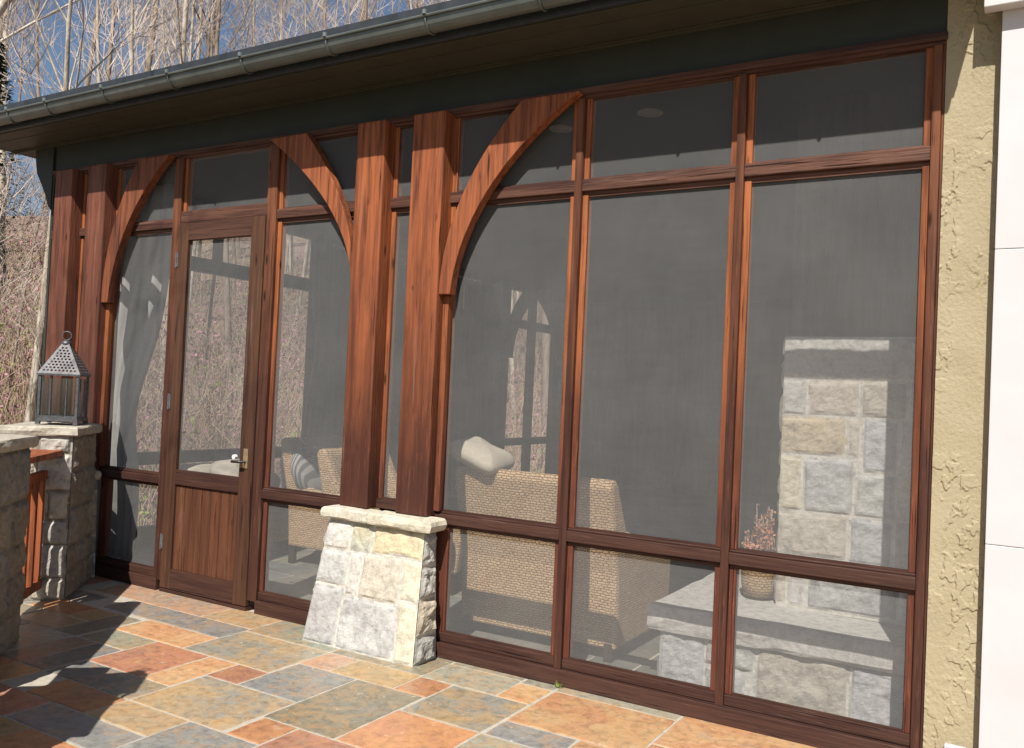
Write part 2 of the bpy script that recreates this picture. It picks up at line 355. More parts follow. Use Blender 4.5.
tiles=[(-3.35,-2.94,-1.02,-.59,BL),(-2.94,-2.51,-1.24,-.59,OL),(-2.92,-2.71,-1.47,-1.24,OR),(-3.36,-3.14,-.59,-.34,PK),(-3.14,-2.71,-.59,-.34,YE),
(-4.04,-3.36,-.34,.0,GN),(-4.04,-3.36,-.80,-.34,ML),(-3.58,-3.35,-1.02,-.80,RD),(-3.57,-2.94,-1.47,-1.02,ML),(-4.24,-3.80,-1.24,-.80,RD),
(-3.80,-3.58,-1.24,-.80,OT),(-4.66,-4.24,-1.02,-.80,GN),(-4.66,-4.04,-.80,-.54,OT),(-5.15,-4.04,-.54,-.30,BL),(-5.6,-4.50,-.30,.0,PK),(-4.50,-4.04,-.30,.0,BR),
(-3.57,-3.14,-1.69,-1.47,BR),(-2.71,-2.25,-.36,-.085,GR),(-2.25,-2.05,-.36,-.115,OT),(-2.50,-2.05,-.80,-.36,ML),(-2.04,-1.39,-.60,-.115,OT),(-2.04,-1.66,-.80,-.60,BL),
(-2.71,-2.50,-.59,-.36,OR),(-2.51,-2.05,-1.24,-.80,OR),(-2.71,-2.27,-1.69,-1.24,RD),(-2.05,-1.39,-.115,.0,GR),(-1.39,-.72,-.44,.0,OT),(-1.66,-1.39,-.80,-.60,OT),
(-1.39,-.72,-.80,-.44,OR),(-.72,-.05,-.44,.0,BR),(-3.14,-2.71,-1.91,-1.47,BL),(-4.24,-3.80,-1.47,-1.24,BL),(-3.80,-3.57,-1.47,-1.24,ML),(-2.71,-2.25,-.085,.0,GR),(-2.25,-2.05,-.115,.0,GR),
(-3.36,-2.71,-.34,.0,OL),(-4.04,-3.57,-1.69,-1.47,OR),(-3.80,-3.14,-1.91,-1.69,BL),(-2.05,-1.66,-1.24,-.80,GR)]
def occ(x0,x1,y0,y1):
    return any(a<x1-.01 and b>x0+.01 and c<y1-.01 and d>y0+.01 for a,b,c,d,_ in tiles)
P_=.2175
xs=[-8.1+i*P_ for i in range(60)]; ys=[-8.4+i*.2225 for i in range(70)]
def fits(x,y,a,b): return not occ(x,x+a*P_,y,y+b*.2225)
rt=random.Random(11); pal=[OR,OT,BL,OL,RD,ML,GR,YE,GN,BR,ML,OT,OR,BL,PK]; palin=[((.33,.32,.27),(.28,.28,.24)),((.26,.27,.25),(.32,.31,.27)),((.20,.20,.17),(.26,.25,.21)),((.22,.23,.23),(.27,.27,.25)),((.34,.31,.24),(.28,.26,.22))]
gx=[-2.94+i*P_ for i in range(-25,32)]; gy=[-.80+i*.2225 for i in range(-36,4)]
for y in gy:
    for x in gx:
        if y>-.06: continue
        if beyond(x+P_/2,y+.11)>.40 : continue
        opts=[(3,2),(2,2),(2,3),(1,2),(2,1),(1,1),(3,1)]; rt.shuffle(opts)
        for a,b in opts+[(1,1)]:
            y1=min(y+b*.2225,.0)
            if not occ(x,x+a*P_,y,y1):
                tiles.append((x,x+a*P_,y,y1,rt.choice(pal))); break
n_out=len(tiles)
# interior floor
tiles_in=[]; 
def occ2(x0,x1,y0,y1): return any(a<x1-.01 and b>x0+.01 and c<y1-.01 and d>y0+.01 for a,b,c,d,_ in tiles_in)
for jy in range(0,34):
    for ix in range(0,24):
        x=-6.9+ix*.28; y=.06+jy*.30
        opts=[(3,2),(2,2),(2,3),(1,2),(2,1),(1,1)]; rt.shuffle(opts)
        for a,b in opts+[(1,1)]:
            if not occ2(x,x+a*.28,y,y+b*.30):
                tiles_in.append((x,x+a*.28,y,y+b*.30,rt.choice(palin))); break
def jit(c,r):
    k=r.uniform(.88,1.1); return tuple(tuple(max(.01,q*k*r.uniform(.985,1.015)) for q in s) for s in c)
def slab(mb,x0,x1,y0,y1,col,z=0.0,g=.0052):
    """one slab: slightly irregular outline, eased edge, sides down into the joint"""
    x0+=g; x1-=g; y0+=g; y1-=g
    def edge(ax,ay,bx,by):
        L=math.hypot(bx-ax,by-ay); k=max(2,int(L/.045)); out=[]
        for i in range(k):
            t=i/k; px=ax+(bx-ax)*t; py=ay+(by-ay)*t
            nn=.0045*noise.noise(Vector((px*17,py*17,1.3))); nx,ny=-(by-ay)/L,(bx-ax)/L
            if i==0: nn=0; 
            out.append((px+nx*nn,py+ny*nn))
        out[0]=(ax+(.006 if bx>ax or by<ay else -.006)*.5, ay)
        return out
    o=edge(x0,y0,x1,y0)+edge(x1,y0,x1,y1)+edge(x1,y1,x0,y1)+edge(x0,y1,x0,y0)
    cx,cy=(x0+x1)/2,(y0+y1)/2; n=len(o)
    hz=z+random.uniform(-.0015,.0015)
    r0=[(a,b,z-.02) for a,b in o]; r1=[(a,b,hz-.003) for a,b in o]
    r2=[(cx+(a-cx)*(1-.004/max(.05,(x1-x0)/2)),cy+(b-cy)*(1-.004/max(.05,(y1-y0)/2)),hz) for a,b in o]
    vs=r0+r1+r2; fs=[]
    for L in (0,1):
        fs+=[(L*n+i,L*n+(i+1)%n,(L+1)*n+(i+1)%n,(L+1)*n+i) for i in range(n)]
    fs.append(tuple(range(2*n,3*n)))
    mb.add(vs,fs,col)
mb=MB()
def pale(col,k): return tuple(tuple(q*(1-k)+p*k for q,p in zip(s,(.62,.48,.33))) for s in col)
for a,b,c,d,col in tiles: slab(mb,a,b,c,d,jit(pale(col,.20),rt))
tag(mb.build('slate_paving',M['slate']),kind='structure')
mb=MB(); mb.box(-7.0,0.4,.0,10.4,-.6,-.0035); tag(mb.build('porch_floor_base',M['grout']),kind='structure')
mb=MB()
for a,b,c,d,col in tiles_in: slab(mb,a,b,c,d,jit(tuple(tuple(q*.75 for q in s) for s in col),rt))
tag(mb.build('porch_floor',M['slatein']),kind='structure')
# ------------------------------------------------------------------ stone masonry
STP=[((.52,.49,.41),(.42,.38,.30)),((.56,.52,.40),(.50,.42,.26)),((.40,.39,.37),(.54,.52,.48)),((.50,.46,.38),(.56,.53,.47)),((.46,.44,.40),(.36,.35,.34))]
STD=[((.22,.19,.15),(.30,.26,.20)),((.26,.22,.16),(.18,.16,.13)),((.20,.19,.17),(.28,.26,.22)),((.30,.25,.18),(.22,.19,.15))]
MOR=((.55,.52,.45),(.60,.57,.50)); MORD=((.22,.20,.16),(.27,.24,.19))
def cells_rand(W,H,r,pal,hmin=.13,hmax=.26,wmin=.14,wmax=.36):
    out=[]; z=0
    while z<H-.04:
        h=min(r.uniform(hmin,hmax),H-z); 
        if H-z-h<.07: h=H-z
        x=0
        while x<W-.03:
            w=min(r.uniform(wmin,wmax),W-x)
            if W-x-w<.09: w=W-x
            out.append((x/W,(x+w)/W,z/H,(z+h)/H,r.choice(pal))); x+=w
        z+=h
    return out
def patch(mb,c00,c10,c01,c11,cells,res=.012,depth=.022,mor=MOR,seed=0,rough=.010,joint=.010):
    """stone face: grid displaced outwards stone by stone, joints recessed.
       c00 bottom-left, c10 bottom-right, c01 top-left, c11 top-right seen from outside"""
    c00,c10,c01,c11=map(Vector,(c00,c10,c01,c11))
    W=((c10-c00).length+(c11-c01).length)/2; H=((c01-c00).length+(c11-c10).length)/2
    nu=max(2,int(W/res)); nv=max(2,int(H/res)); nrm=(c10-c00).cross(c01-c00).normalized()
    rr=random.Random(seed); cj=[(a,b,c,d,jit(col,rr),rr.uniform(.6,1.1)) for a,b,c,d,col in cells]
    vs=[]; hh=[]; cc=[]
    for j in range(nv+1):
        for i in range(nu+1):
            u=i/nu; v=j/nv; p=c00*(1-u)*(1-v)+c10*u*(1-v)+c01*(1-u)*v+c11*u*v
            wn=Vector((p.x*9+seed,p.y*9,p.z*9)); du=.010*noise.noise(wn); dv=.010*noise.noise(wn+Vector((7,3,5)))
            x=u*W+du; z=v*H+dv; best=-1; bc=mor
            for a,b,c,d,col,k in cj:
                m=min(x-a*W,b*W-x,z-c*H,d*H-z)
                if a<=0: m=min(b*W-x,z-c*H,d*H-z) if x-a*W<m+1e-6 or True and x<b*W else m
                if m>best: best=m; bc=col; bk=k
            m=best-joint
            if m<=0: h=0; bc=mor
            else:
                t=min(1,m/.022); h=depth*bk*(t*(2-t))
                h+=rough*(noise.fractal(Vector((p.x*14+seed,p.y*14,p.z*14)),.9,2.1,4))*t
            e=min(u*W,(1-u)*W); h=min(h, .5*e+.004) if e<.02 else h
            q=p+nrm*h; vs.append((q.x,q.y,q.z)); cc.append(bc)
    n=nu+1; b0=len(mb.v); mb.v.extend(vs)
    for j in range(nv):
        for i in range(nu):
            a=j*n+i; mb.f.append((b0+a,b0+a+1,b0+a+n+1,b0+a+n)); mb.c.append(cc[a]); mb.m.append(0)
def slabstone(mb,c,ex,ey,a0,a1,b0,b1,z0,z1,col,seed=0,amp=.012):
    """a rough-edged cap stone: outline and thickness wander"""
    k=14; ring=[]
    P=[(a0,b0),(a1,b0),(a1,b1),(a0,b1)]
    for q in range(4):
        A=P[q];B=P[(q+1)%4]
        for i in range(k):
            t=i/k; ring.append((A[0]+(B[0]-A[0])*t,A[1]+(B[1]-A[1])*t))
    n=len(ring); ca=(a0+a1)/2; cb=(b0+b1)/2; rings=[]
    def w(a,b,z,inset,s):
        f=noise.noise(Vector((a*7+seed,b*7,z*20+s)))*amp
        da=a-ca; db=b-cb; L=math.hypot(da,db); a2=a+da/L*(f-inset); b2=b+db/L*(f-inset)
        return (c[0]+a2*ex[0]+b2*ey[0],c[1]+a2*ex[1]+b2*ey[1],z+.4*amp*noise.noise(Vector((a*5,b*5,seed+z))))
    h=z1-z0
    L=[(z0,.012),(z0+.15*h,.002),(z0+.5*h,0),(z0+.85*h,.003),(z1,.014)]
    for s,(z,ins) in enumerate(L): rings.append([w(a,b,z,ins,s*.3) for a,b in ring])
    inner=[w(ca+(a-ca)*.6,cb+(b-cb)*.6,z1,0,2) for a,b in ring]
    vs=[p for r in rings for p in r]+inner
    fs=[(i*n+j,i*n+(j+1)%n,(i+1)*n+(j+1)%n,(i+1)*n+j) for i in range(len(L)) for j in range(n)]
    fs+=[tuple(range(len(L)*n,(len(L)+1)*n)),tuple(range(n-1,-1,-1))]
    mb.add(vs,fs,col)
# ------------------------------------------------------------------ the screened porch
porch=thing('screened_porch','long screened porch with reddish stained timber posts, arched braces and grey mesh','porch',(-3.4,0,0))
def piece(name,mat,*boxes,bevel=.004,parent=None):
    m=MB()
    for b in boxes: m.box(*b)
    return m.build(name,mat,parent or porch,bevel=bevel)
def sheet(name,a,b,parent=None):
    """stretched insect mesh: one thin sheet between two corners"""
    m=MB(); m.add([(a[0],a[1],a[2]),(b[0],b[1],a[2]),(b[0],b[1],b[2]),(a[0],a[1],b[2])],[(0,1,2,3)]); return m.build(name,M['screen'],parent or porch)
YP=-.10
TZ0,TZ1=2.575,2.650       # transom rail
LZ0,LZ1=.735,.815         # low rail
HT=3.13
# posts
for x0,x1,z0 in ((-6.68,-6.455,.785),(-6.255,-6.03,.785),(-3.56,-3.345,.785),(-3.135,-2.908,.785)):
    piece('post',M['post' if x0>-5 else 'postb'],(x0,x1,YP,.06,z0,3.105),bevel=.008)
# head rail + frieze
piece('head_rail',M['woodx'],(-6.84,-.345,-.012,.07,3.085,3.135),(-6.84,-.345,-.03,-.012,3.10,3.135))
def stile(x0,x1,z0,z1,y0=.002,y1=.05,mat='stilew'): piece('stile',M[mat],(x0,x1,y0,y1,z0,z1),bevel=.003)
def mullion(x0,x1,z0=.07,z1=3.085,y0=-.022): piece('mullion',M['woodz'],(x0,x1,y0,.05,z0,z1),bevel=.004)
MU=[(-5.335,-5.255),(-4.385,-4.300),(-2.105,-2.062),(-1.242,-1.202),(-.398,-.362)]
for a,b in MU: mullion(a,b)
ZS=((TZ1,3.085),(LZ1,TZ0),(.135,LZ0))
bays=[(-6.84,-6.68,0),(-6.455,-6.255,0),(-6.03,-5.335,2),(-4.300,-3.56,2),(-3.345,-3.135,1),(-2.908,-2.105,2),(-2.062,-1.242,2),(-1.202,-.398,2)]
for a,b,k in bays:
    piece('transom_rail',M['woodx'],(a,b,-.016,.052,TZ0+.012,TZ1),(a,b,.004,.050,TZ0-.006,TZ0+.012))
    lo=LZ0 if k!=1 else LZ0+.03
    zt=.10
    if k==1: piece('low_rail',M['woodx'],(a,b,-.016,.052,.786,.842))
    else:
        piece('low_rail',M['woodx'],(a,b,-.022,.052,LZ0+.012,LZ1-.012),(a,b,-.010,.052,LZ1-.012,LZ1),(a,b,-.004,.050,LZ0-.004,LZ0+.012))
        piece('bottom_rail',M['woodx'],(a,b,-.008,.052,.085,.135))
        piece('base_board',M['woodx'],(a-.0,b+.0 if b>-.4 else b+.045 if b not in(-6.68,-3.56) else b,-.034,.050,.0,.083))
    sw=.032 if k==2 else .03
    for z0,z1 in ZS:
        if k==1 and z0<.5: continue
        z0b=.842 if (k==1 and z0==LZ1) else z0
        zz0=z0b; zz1=(z1-.006 if z1==TZ0 else z1)
        swl=sw+(.055 if (a in(-2.908,-6.03) and z0<.5) else 0)
        stile(a,a+swl,zz0,zz1); stile(b-sw,b,zz0,zz1)
        sheet('screen',(a+swl,.020,zz0-.004),(b-sw,.020,zz1+.004))
        # spline strip at the screen's edges (thin retaining bead)
        t=.010
        piece('screen_bead',M['woodx'],(a+sw,b-sw,.006,.019,zz0,zz0+t),bevel=0); piece('screen_bead',M['woodx'],(a+sw,b-sw,.006,.019,zz1-t,zz1),bevel=0)
    if k==1:
        m=MB(); m.box(a,b,.02,.03,0,.786); m.build('back_board',M['darkw'],porch)
# header above the door
piece('door_header',M['woodx'],(-5.255,-4.385,-.016,.052,2.615,2.70))
stile(-5.255,-5.225,2.70,3.085); stile(-4.415,-4.385,2.70,3.085)
sheet('screen',(-5.225,.020,2.69),(-4.415,.020,3.09))
piece('threshold',M['doorx'],(-5.255,-4.385,-.03,.05,0,.022))
# frame wood right of bay 8
piece('corner_stile',M['woodz'],(-.362,-.351,-.010,.05,.0,3.085))
piece('base_board',M['woodx'],(-.398,-.351,-.034,-.024,.0,.083))
# braces: curved knee braces, 6 cm thick, standing proud of the rails
def qb(p0,p1,p2,n=14): return [((1-t)**2*p0[0]+2*t*(1-t)*p1[0]+t*t*p2[0],(1-t)**2*p0[1]+2*t*(1-t)*p1[1]+t*t*p2[1]) for t in [i/n for i in range(n+1)]]
def brace(xp,xm,flip,mat='brace'):
    """xp: post edge, xm: mullion centre; the inner edge is one arch, the outer a flatter one"""
    s=1 if xm>xp else -1; W=abs(xm-xp)
    inner=qb((0.075,2.05),(0.135,2.66),(W,3.10)); outer=qb((0.0,2.05),(0.0,2.62),(W-.34,3.102))
    if flip: inner=qb((0.012,2.16),(0.06,2.61),(W,3.10)); outer=qb((0.0,2.16),(0.0,2.60),(W-.33,3.102))
    A=[(xp+s*a,b) for a,b in inner]; B=[(xp+s*a,b) for a,b in outer]
    m=MB(); m.strip(A,B,lambda a,b,t:(a,t,b),-.085,-.024); m.build('brace',M[mat],porch,bevel=.004,fix=True)
    if flip: return
    a0,a1=sorted((xp+s*.001,xp+s*.040))
    piece('brace_leg',M['stilew'],(a0,a1,-.040,-.001,.817,2.047))
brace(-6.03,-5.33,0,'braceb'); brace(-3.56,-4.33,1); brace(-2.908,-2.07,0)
# frieze, soffit, fascia, roof, gutter
piece('frieze',M['frieze'],(-6.85,-.345,-.002,.10,3.137,3.352),bevel=.003)
m=MB(); XE=-.20; XL=-7.45
m.box(XL+.02,XE,-.245,-.003,3.353,3.37); m.box(XL+.02,XE,-.398,-.253,3.353,3.37); m.box(XL+.02,XE,-.253,-.245,3.362,3.37)
m.box(XL+.02,XE,-.030,-.004,3.335,3.3525); m.box(XL+.02,XE,-.044,-.030,3.344,3.3525)
m.box(XL+.02,-6.855,-.003,9.0,3.353,3.37)
m.box(XL+.02,XE,-.395,-.370,3.3445,3.3525)
sf=m.build('soffit',M['soffit'],porch,bevel=.002)
m=MB(); 
for k in range(120):
    x=-7.2+k*.058
    if x<XE-.05: m.box(x,x+.03,-.2505,-.2475,3.3605,3.3618)
m.build('vent_strip',M['black'],sf)
piece('fascia',M['roofdark'],(XL,XE,-.425,-.400,3.350,3.50),(XL,XL+.02,-.40,9.0,3.350,3.50),bevel=.002)
m=MB()
prof=[(-.47,3.505),(-.47,3.53),(3.2,4.62),(3.2,4.59)]
m.prism(prof,lambda a,b,t:(t,a,b),XL-.03,XE)
m.prism([(3.2,4.59),(3.2,4.62),(9.3,3.50),(9.3,3.47)],lambda a,b,t:(t,a,b),XL-.03,XE)
m.box(XL-.03,XE,-.475,-.455,3.475,3.5045)
rf=m.build('roof',M['roofdark'],porch)
# gutter: half-round-ish trough with a rolled lip
m=MB(); pr=[]
for i in range(11):
    t=-PI*i/10; pr.append((-.477+.054*math.cos(t)*1.0,3.444+.070*math.sin(t)))
pr_in=[(-.477+(a+.477)*.93,3.440+(b-3.444)*.95) for a,b in pr]
m.strip([(a,b) for a,b in pr],pr_in,lambda a,b,t:(t,a,b),XL-.02,XE)
m.tube([(XL-.02,-.537,3.444),(XE,-.537,3.444)],.008,8)
gt=m.build('gutter',M['gutter'],porch,smooth=False,fix=True)
for bx_ in (-7.15,-6.62,-6.13,-5.47,-4.79,-4.12,-3.44,-2.75,-2.08,-1.4,-.72):
    m=MB(); pa=[(bx_,-.425,3.475),(bx_,-.50,3.478)]+[(bx_,-.477+.059*math.cos(t),3.444+.075*math.sin(t)) for t in [PI*1.0+PI*i/10 for i in range(10,-1,-1)]]
    m.tube(pa,.006,6); m.tube([(bx_,-.545,3.447),(bx_,-.545,3.470)],.012,8)
    m.build('bracket',M['gutter'],gt,smooth=True)
# curved eave bracket / downspout at the far corner
m=MB(); m.prism([(-7.12,3.35),(-6.86,3.35),(-6.86,2.82),(-6.90,2.86),(-6.95,2.96),(-7.02,3.06),(-7.08,3.14),(-7.10,3.22)],lambda a,b,t:(a,t,b),-.02,.10)
m.build('eave_bracket',M['frieze'],porch,bevel=.004,fix=True)
# solid end behind the left frame edge
piece('corner_board',M['frieze'],(-6.87,-6.842,-.01,.12,0,3.137))
# plinths under the two pairs of posts
def plinth(xa0,xa1,xb0,xb1,cells,seed,lab=None):
    """battered base: bottom xa0..xa1 at y=-.48, top xb0..xb1 at y=-.20"""
    m=MB(); z1=.715; yb=-.262; yt=-.150
    patch(m,(xa0,yb,-.005),(xa1,yb,-.005),(xb0,yt,z1),(xb1,yt,z1),cells,seed=seed,depth=.011,rough=.0065)
    r=random.Random(seed)
    patch(m,(xa1,yb,-.005),(xa1,-.046,-.005),(xb1,yt,z1),(xb1,-.046,z1),cells_rand(.2,.69,r,[((.50,.42,.30),(.34,.31,.27)),((.40,.38,.34),(.30,.28,.25))],.12,.2,.2,.4),seed=seed+1,depth=.020,rough=.022)
    patch(m,(xa0,-.046,-.005),(xa0,yb,-.005),(xb0,-.046,z1),(xb0,yt,z1),cells_rand(.2,.69,r,STP,.12,.2,.2,.4),seed=seed+2,depth=.03,rough=.03)
    m.add([(xa0,-.046,0),(xb0,-.046,z1),(xb1,-.046,z1),(xa1,-.046,0),(xb0,yt,z1),(xb1,yt,z1)],[(0,1,2,3),(1,4,5,2)],MOR)
    return m.build('plinth',M['stone'],porch,smooth=False)
W_=(.60,.585,.55)
LG=((.58,.565,.53),(.40,.385,.37)); GY=((.50,.49,.46),(.38,.37,.355)); LI=((.45,.43,.41),(.55,.53,.49)); PA=((.60,.585,.53),(.52,.49,.43)); BE=((.46,.405,.325),(.50,.455,.375)); CR=((.62,.56,.40),(.58,.53,.42)); GT=((.50,.46,.38),(.56,.54,.49)); YG=((.55,.49,.32),(.45,.45,.40)); YL=((.62,.52,.31),(.58,.53,.40))
PC=[(0,.29,.0,.47,GY),(.29,.82,0,.41,LG),(.82,1,0,.45,CR),(0,.30,.47,.75,LI),(.30,.42,.41,.76,PA),(.42,.82,.41,.77,BE),(.82,1,.45,.77,CR),(0,.26,.75,1,GT),(.26,.49,.76,1,YG),(.49,1,.77,1,YL)]
pl=plinth(-3.645,-2.835,-3.575,-2.875,PC,3)
m=MB(); ex,ey=(1,0),(0,1)
slabstone(m,(0,0),ex,ey,-3.61,-3.262,-.195,-.049,.720,.783,((.60,.56,.44),(.55,.50,.40)),1,.014)
slabstone(m,(0,0),ex,ey,-3.258,-2.80,-.200,-.049,.717,.785,((.62,.57,.44),(.56,.50,.38)),5,.014)
m.build('plinth_cap',M['stone'],pl)
pl2=plinth(-6.78,-5.97,-6.72,-6.0,cells_rand(.8,.69,random.Random(4),STP),9)
m=MB(); slabstone(m,(0,0),ex,ey,-6.75,-5.96,-.20,-.049,.72,.785,((.6,.55,.42),(.5,.45,.33)),8); m.build('plinth_cap',M['stone'],pl2)
# ------------------------------------------------------------------ door
dm=MB(); DX0,DX1=-5.252,-4.388; DZ0,DZ1=.028,2.612; SW=.105
dm.box(DX0,DX0+SW,-.030,.012,DZ0,DZ1)
door=dm.build('door',M['doorw'],porch,bevel=.004)
door['label']='tall wooden screen door with a mesh upper pane and boarded lower panel'
xa,xb=DX0+SW,DX1-SW-.02
dm=MB(); dm.box(xb,DX1,-.030,.012,DZ0,DZ1); dm.build('door_stile',M['doorw'],door,bevel=.004)
for z0,z1 in ((2.485,DZ1),(.76,.865),(DZ0,.165)):
    dm=MB(); dm.box(xa,xb,-.030,.012,z0,z1); dm.build('door_rail',M['doorx'],door,bevel=.004)
dm=MB(); nb=7
for i in range(nb):
    a=xa+(xb-xa)*i/nb; b=xa+(xb-xa)*(i+1)/nb; dm.box(a+.0015,b-.0015,-.014+.0008*(i%2),.004,.165,.76)
dm.build('door_panel',M['panel'],door,bevel=.003)
sheet('screen',(xa,-.004,.86),(xb,-.004,2.49),door)
for z in (2.35,1.34,.35):
    dm=MB(); dm.box(DX0-.004,DX0+.016,-.036,-.031,z-.05,z+.05); dm.tube([(DX0-.002,-.038,z-.055),(DX0-.002,-.038,z+.055)],.0055,8); dm.build('hinge',M['iron'],door)
dm=MB(); dm.box(-4.472,-4.430,-.036,-.031,.93,1.06); hp=dm.build('latch_plate',M['brass'],door,bevel=.002)
dm=MB(); dm.tube([(-4.450,-.034,.975),(-4.450,-.075,.975),(-4.53,-.080,.972)],.009,8); dm.build('handle',M['black'],door,smooth=True)
dm=MB(); dm.tube([(-4.545,-.030,1.0),(-4.545,-.052,1.0)],.016,10); dm.build('door_knob',M['urn'],door)
# ------------------------------------------------------------------ porch interior shell
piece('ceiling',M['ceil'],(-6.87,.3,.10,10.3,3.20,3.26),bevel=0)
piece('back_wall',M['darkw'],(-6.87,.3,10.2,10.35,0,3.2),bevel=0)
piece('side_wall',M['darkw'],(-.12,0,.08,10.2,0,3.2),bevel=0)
for cx,cy in ((-1.97,.65),(-2.60,.72)):
    m=MB(); m.lathe([(.075,0),(.075,-.006),(.055,-.008),(.052,.0),(0.001,.001)],(cx,cy,3.198),20); m.build('ceiling_light',M['taupe'],porch)
EX=-6.87
def ew(name,mat,y0,y1,z0,z1,x0=EX,x1=EX+.09): return piece(name,M[mat],(x0,x1,y0,y1,z0,z1),bevel=.003)
# end wall: bays of mesh between dark posts
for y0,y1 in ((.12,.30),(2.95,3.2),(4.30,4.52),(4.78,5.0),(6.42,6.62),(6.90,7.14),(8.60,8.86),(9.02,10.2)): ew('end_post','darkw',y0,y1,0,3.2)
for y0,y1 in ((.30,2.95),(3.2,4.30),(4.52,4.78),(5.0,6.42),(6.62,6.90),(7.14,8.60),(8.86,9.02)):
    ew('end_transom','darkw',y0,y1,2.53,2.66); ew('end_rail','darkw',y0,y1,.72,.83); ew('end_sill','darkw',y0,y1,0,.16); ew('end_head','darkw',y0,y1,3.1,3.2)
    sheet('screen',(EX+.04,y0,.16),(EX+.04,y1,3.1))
ew('end_mullion','darkw',7.80,7.95,.16,3.1,EX+.002,EX+.088)
ew('end_mullion','darkw',1.62,1.68,2.66,3.1,EX+.002,EX+.088)
def ebrace(yp,ym):
    s=1 if ym>yp else -1; W=abs(ym-yp)
    inner=qb((0.02,2.05),(0.08,2.72),(W,3.05)); outer=qb((-.17,2.05),(-.17,2.75),(W-.25,3.19))
    m=MB(); m.strip([(yp+s*a,b) for a,b in inner],[(yp+s*a,b) for a,b in outer],lambda a,b,t:(t,a,b),EX+.092,EX+.15); m.build('end_brace',M['darkw'],porch,fix=True)
ebrace(7.14,7.85); ebrace(8.60,7.9)
# drapes
def drape(y0t,y1t,y0b,y1b,mat,lab,name='drape',x=-6.66,zt=3.05,zb=.03,n=60,waves=7,tie=None,cat='drape',amp=.035,group=None,alongx=None):
    m=MB(); nv=30; vs=[]
    for j in range(nv+1):
        v=j/nv; z=zb+(zt-zb)*v
        k=v
        a=y0b+(y0t-y0b)*k; b=y1b+(y1t-y1b)*k
        if tie:
            q=math.exp(-((z-tie[0])/.55)**2); a=a+(tie[1]-a)*q; b=b+(tie[2]-b)*q
        for i in range(n+1):
            u=i/n; q_=amp*math.sin(u*waves*2*PI+.6*math.sin(z*1.3))+.012*noise.noise(Vector((u*9,z*2,0)))
            vs.append((x+q_,a+(b-a)*u,z) if alongx is None else (a+(b-a)*u,alongx+q_,z))
    m.add(vs,[(j*(n+1)+i,j*(n+1)+i+1,(j+1)*(n+1)+i+1,(j+1)*(n+1)+i) for j in range(nv) for i in range(n)])
    return tag(m.build(name,M[mat],smooth=True,solid=.004),lab,cat,group)
drape(-6.78,-5.80,-6.78,-6.15,'drape','pale drape gathered at the near corner, left of the screen door','drape',tie=(1.15,-6.78,-6.22),alongx=.40,amp=.030)
drape(2.75,3.35,2.72,3.35,'drape_shade','shade-toned grey drape at the edge of the wooded opening behind the wicker armchairs','drape',tie=(1.9,2.86,3.3))
for i,(a,b,lab) in enumerate(((3.30,4.50,'shade-toned drape drawn across the middle of the end wall, nearest the door'),(4.80,5.7,'shade-toned drape drawn in the middle of the end wall, beyond the narrow light slit'),(5.70,6.60,'shade-toned drape beside the far arched opening'))):
    drape(a,b,a,b,'drape_shade',lab)
# ------------------------------------------------------------------ fireplace inside
fp=thing('stone_fireplace','pale stone fireplace chimney and raised hearth behind the right-hand screen','fireplace',(-.8,1.2,0))
TG=((.42,.37,.29),(.50,.46,.39)); YT=((.52,.43,.28),(.44,.38,.28)); BG=((.36,.36,.37),(.46,.45,.42)); WG=((.52,.50,.46),(.44,.42,.38))
chx0,chx1,chy=-1.16,-.125,.745; HZ=.42
def cx(px): return (px-408)/327*.565
rows=[(1.453,1.655,[(408,479,WG),(479,636,BE),(636,770,TG),(770,1000,GY)]),(1.245,1.453,[(408,600,YT),(600,645,TG)]),(.938,1.240,[(408,477,CR),(477,628,GY)]),(.70,.938,[(408,615,TG),(615,740,BG),(740,1000,TG)]),(.43,.70,[(408,440,BE),(440,500,WG),(500,760,GY),(760,1000,LG)])]
cl=[]; CW=chx1-chx0; CTOP=1.885; CH=CTOP-HZ
for z0,z1,cs in rows:
    for a,b,c in cs: cl.append((cx(a)/CW,min(1,cx(b)/CW),(z0-HZ)/CH,(z1-HZ)/CH,c))
cl+=[(cx(645)/CW,cx(745)/CW,(1.17-HZ)/CH,(1.453-HZ)/CH,BG),(cx(628)/CW,cx(745)/CW,(.938-HZ)/CH,(1.17-HZ)/CH,GY),(cx(745)/CW,1,(.938-HZ)/CH,(1.20-HZ)/CH,YG),(cx(745)/CW,1,(1.20-HZ)/CH,(1.453-HZ)/CH,GT)]
r=random.Random(5); z=1.655
for zz,xs_ in ((CTOP,(0,.82,1)),):
    for a,b in zip(xs_,xs_[1:]): cl.append((a,b,(z-HZ)/CH,(zz-HZ)/CH,r.choice([TG,BE,WG])))
    z=zz
m=MB(); patch(m,(chx0,chy,HZ),(chx1,chy,HZ),(chx0,chy,CTOP),(chx1,chy,CTOP),cl,res=.012,depth=.012,seed=21,rough=.007)
patch(m,(chx0,2.4,HZ),(chx0,chy,HZ),(chx0,2.4,CTOP),(chx0,chy,CTOP),cells_rand(1.77,1.46,r,[TG,GY,BE,WG]),res=.03,seed=22)
m.build('chimney',M['stone'],fp)
m=MB(); m.box(chx0+.02,chx1,chy+.02,2.4,CTOP-.01,3.19); m.build('shaded_breast',M['darkw'],fp,bevel=.005)  # dark block stands in for the upper chimney lying in shade
m=MB(); slabstone(m,(0,0),ex,ey,-1.72,-.125,.30,2.6,  .29,.42,((.44,.42,.38),(.50,.48,.44)),4,.014); m.build('hearth_slab',M['stone'],fp)
m=MB()
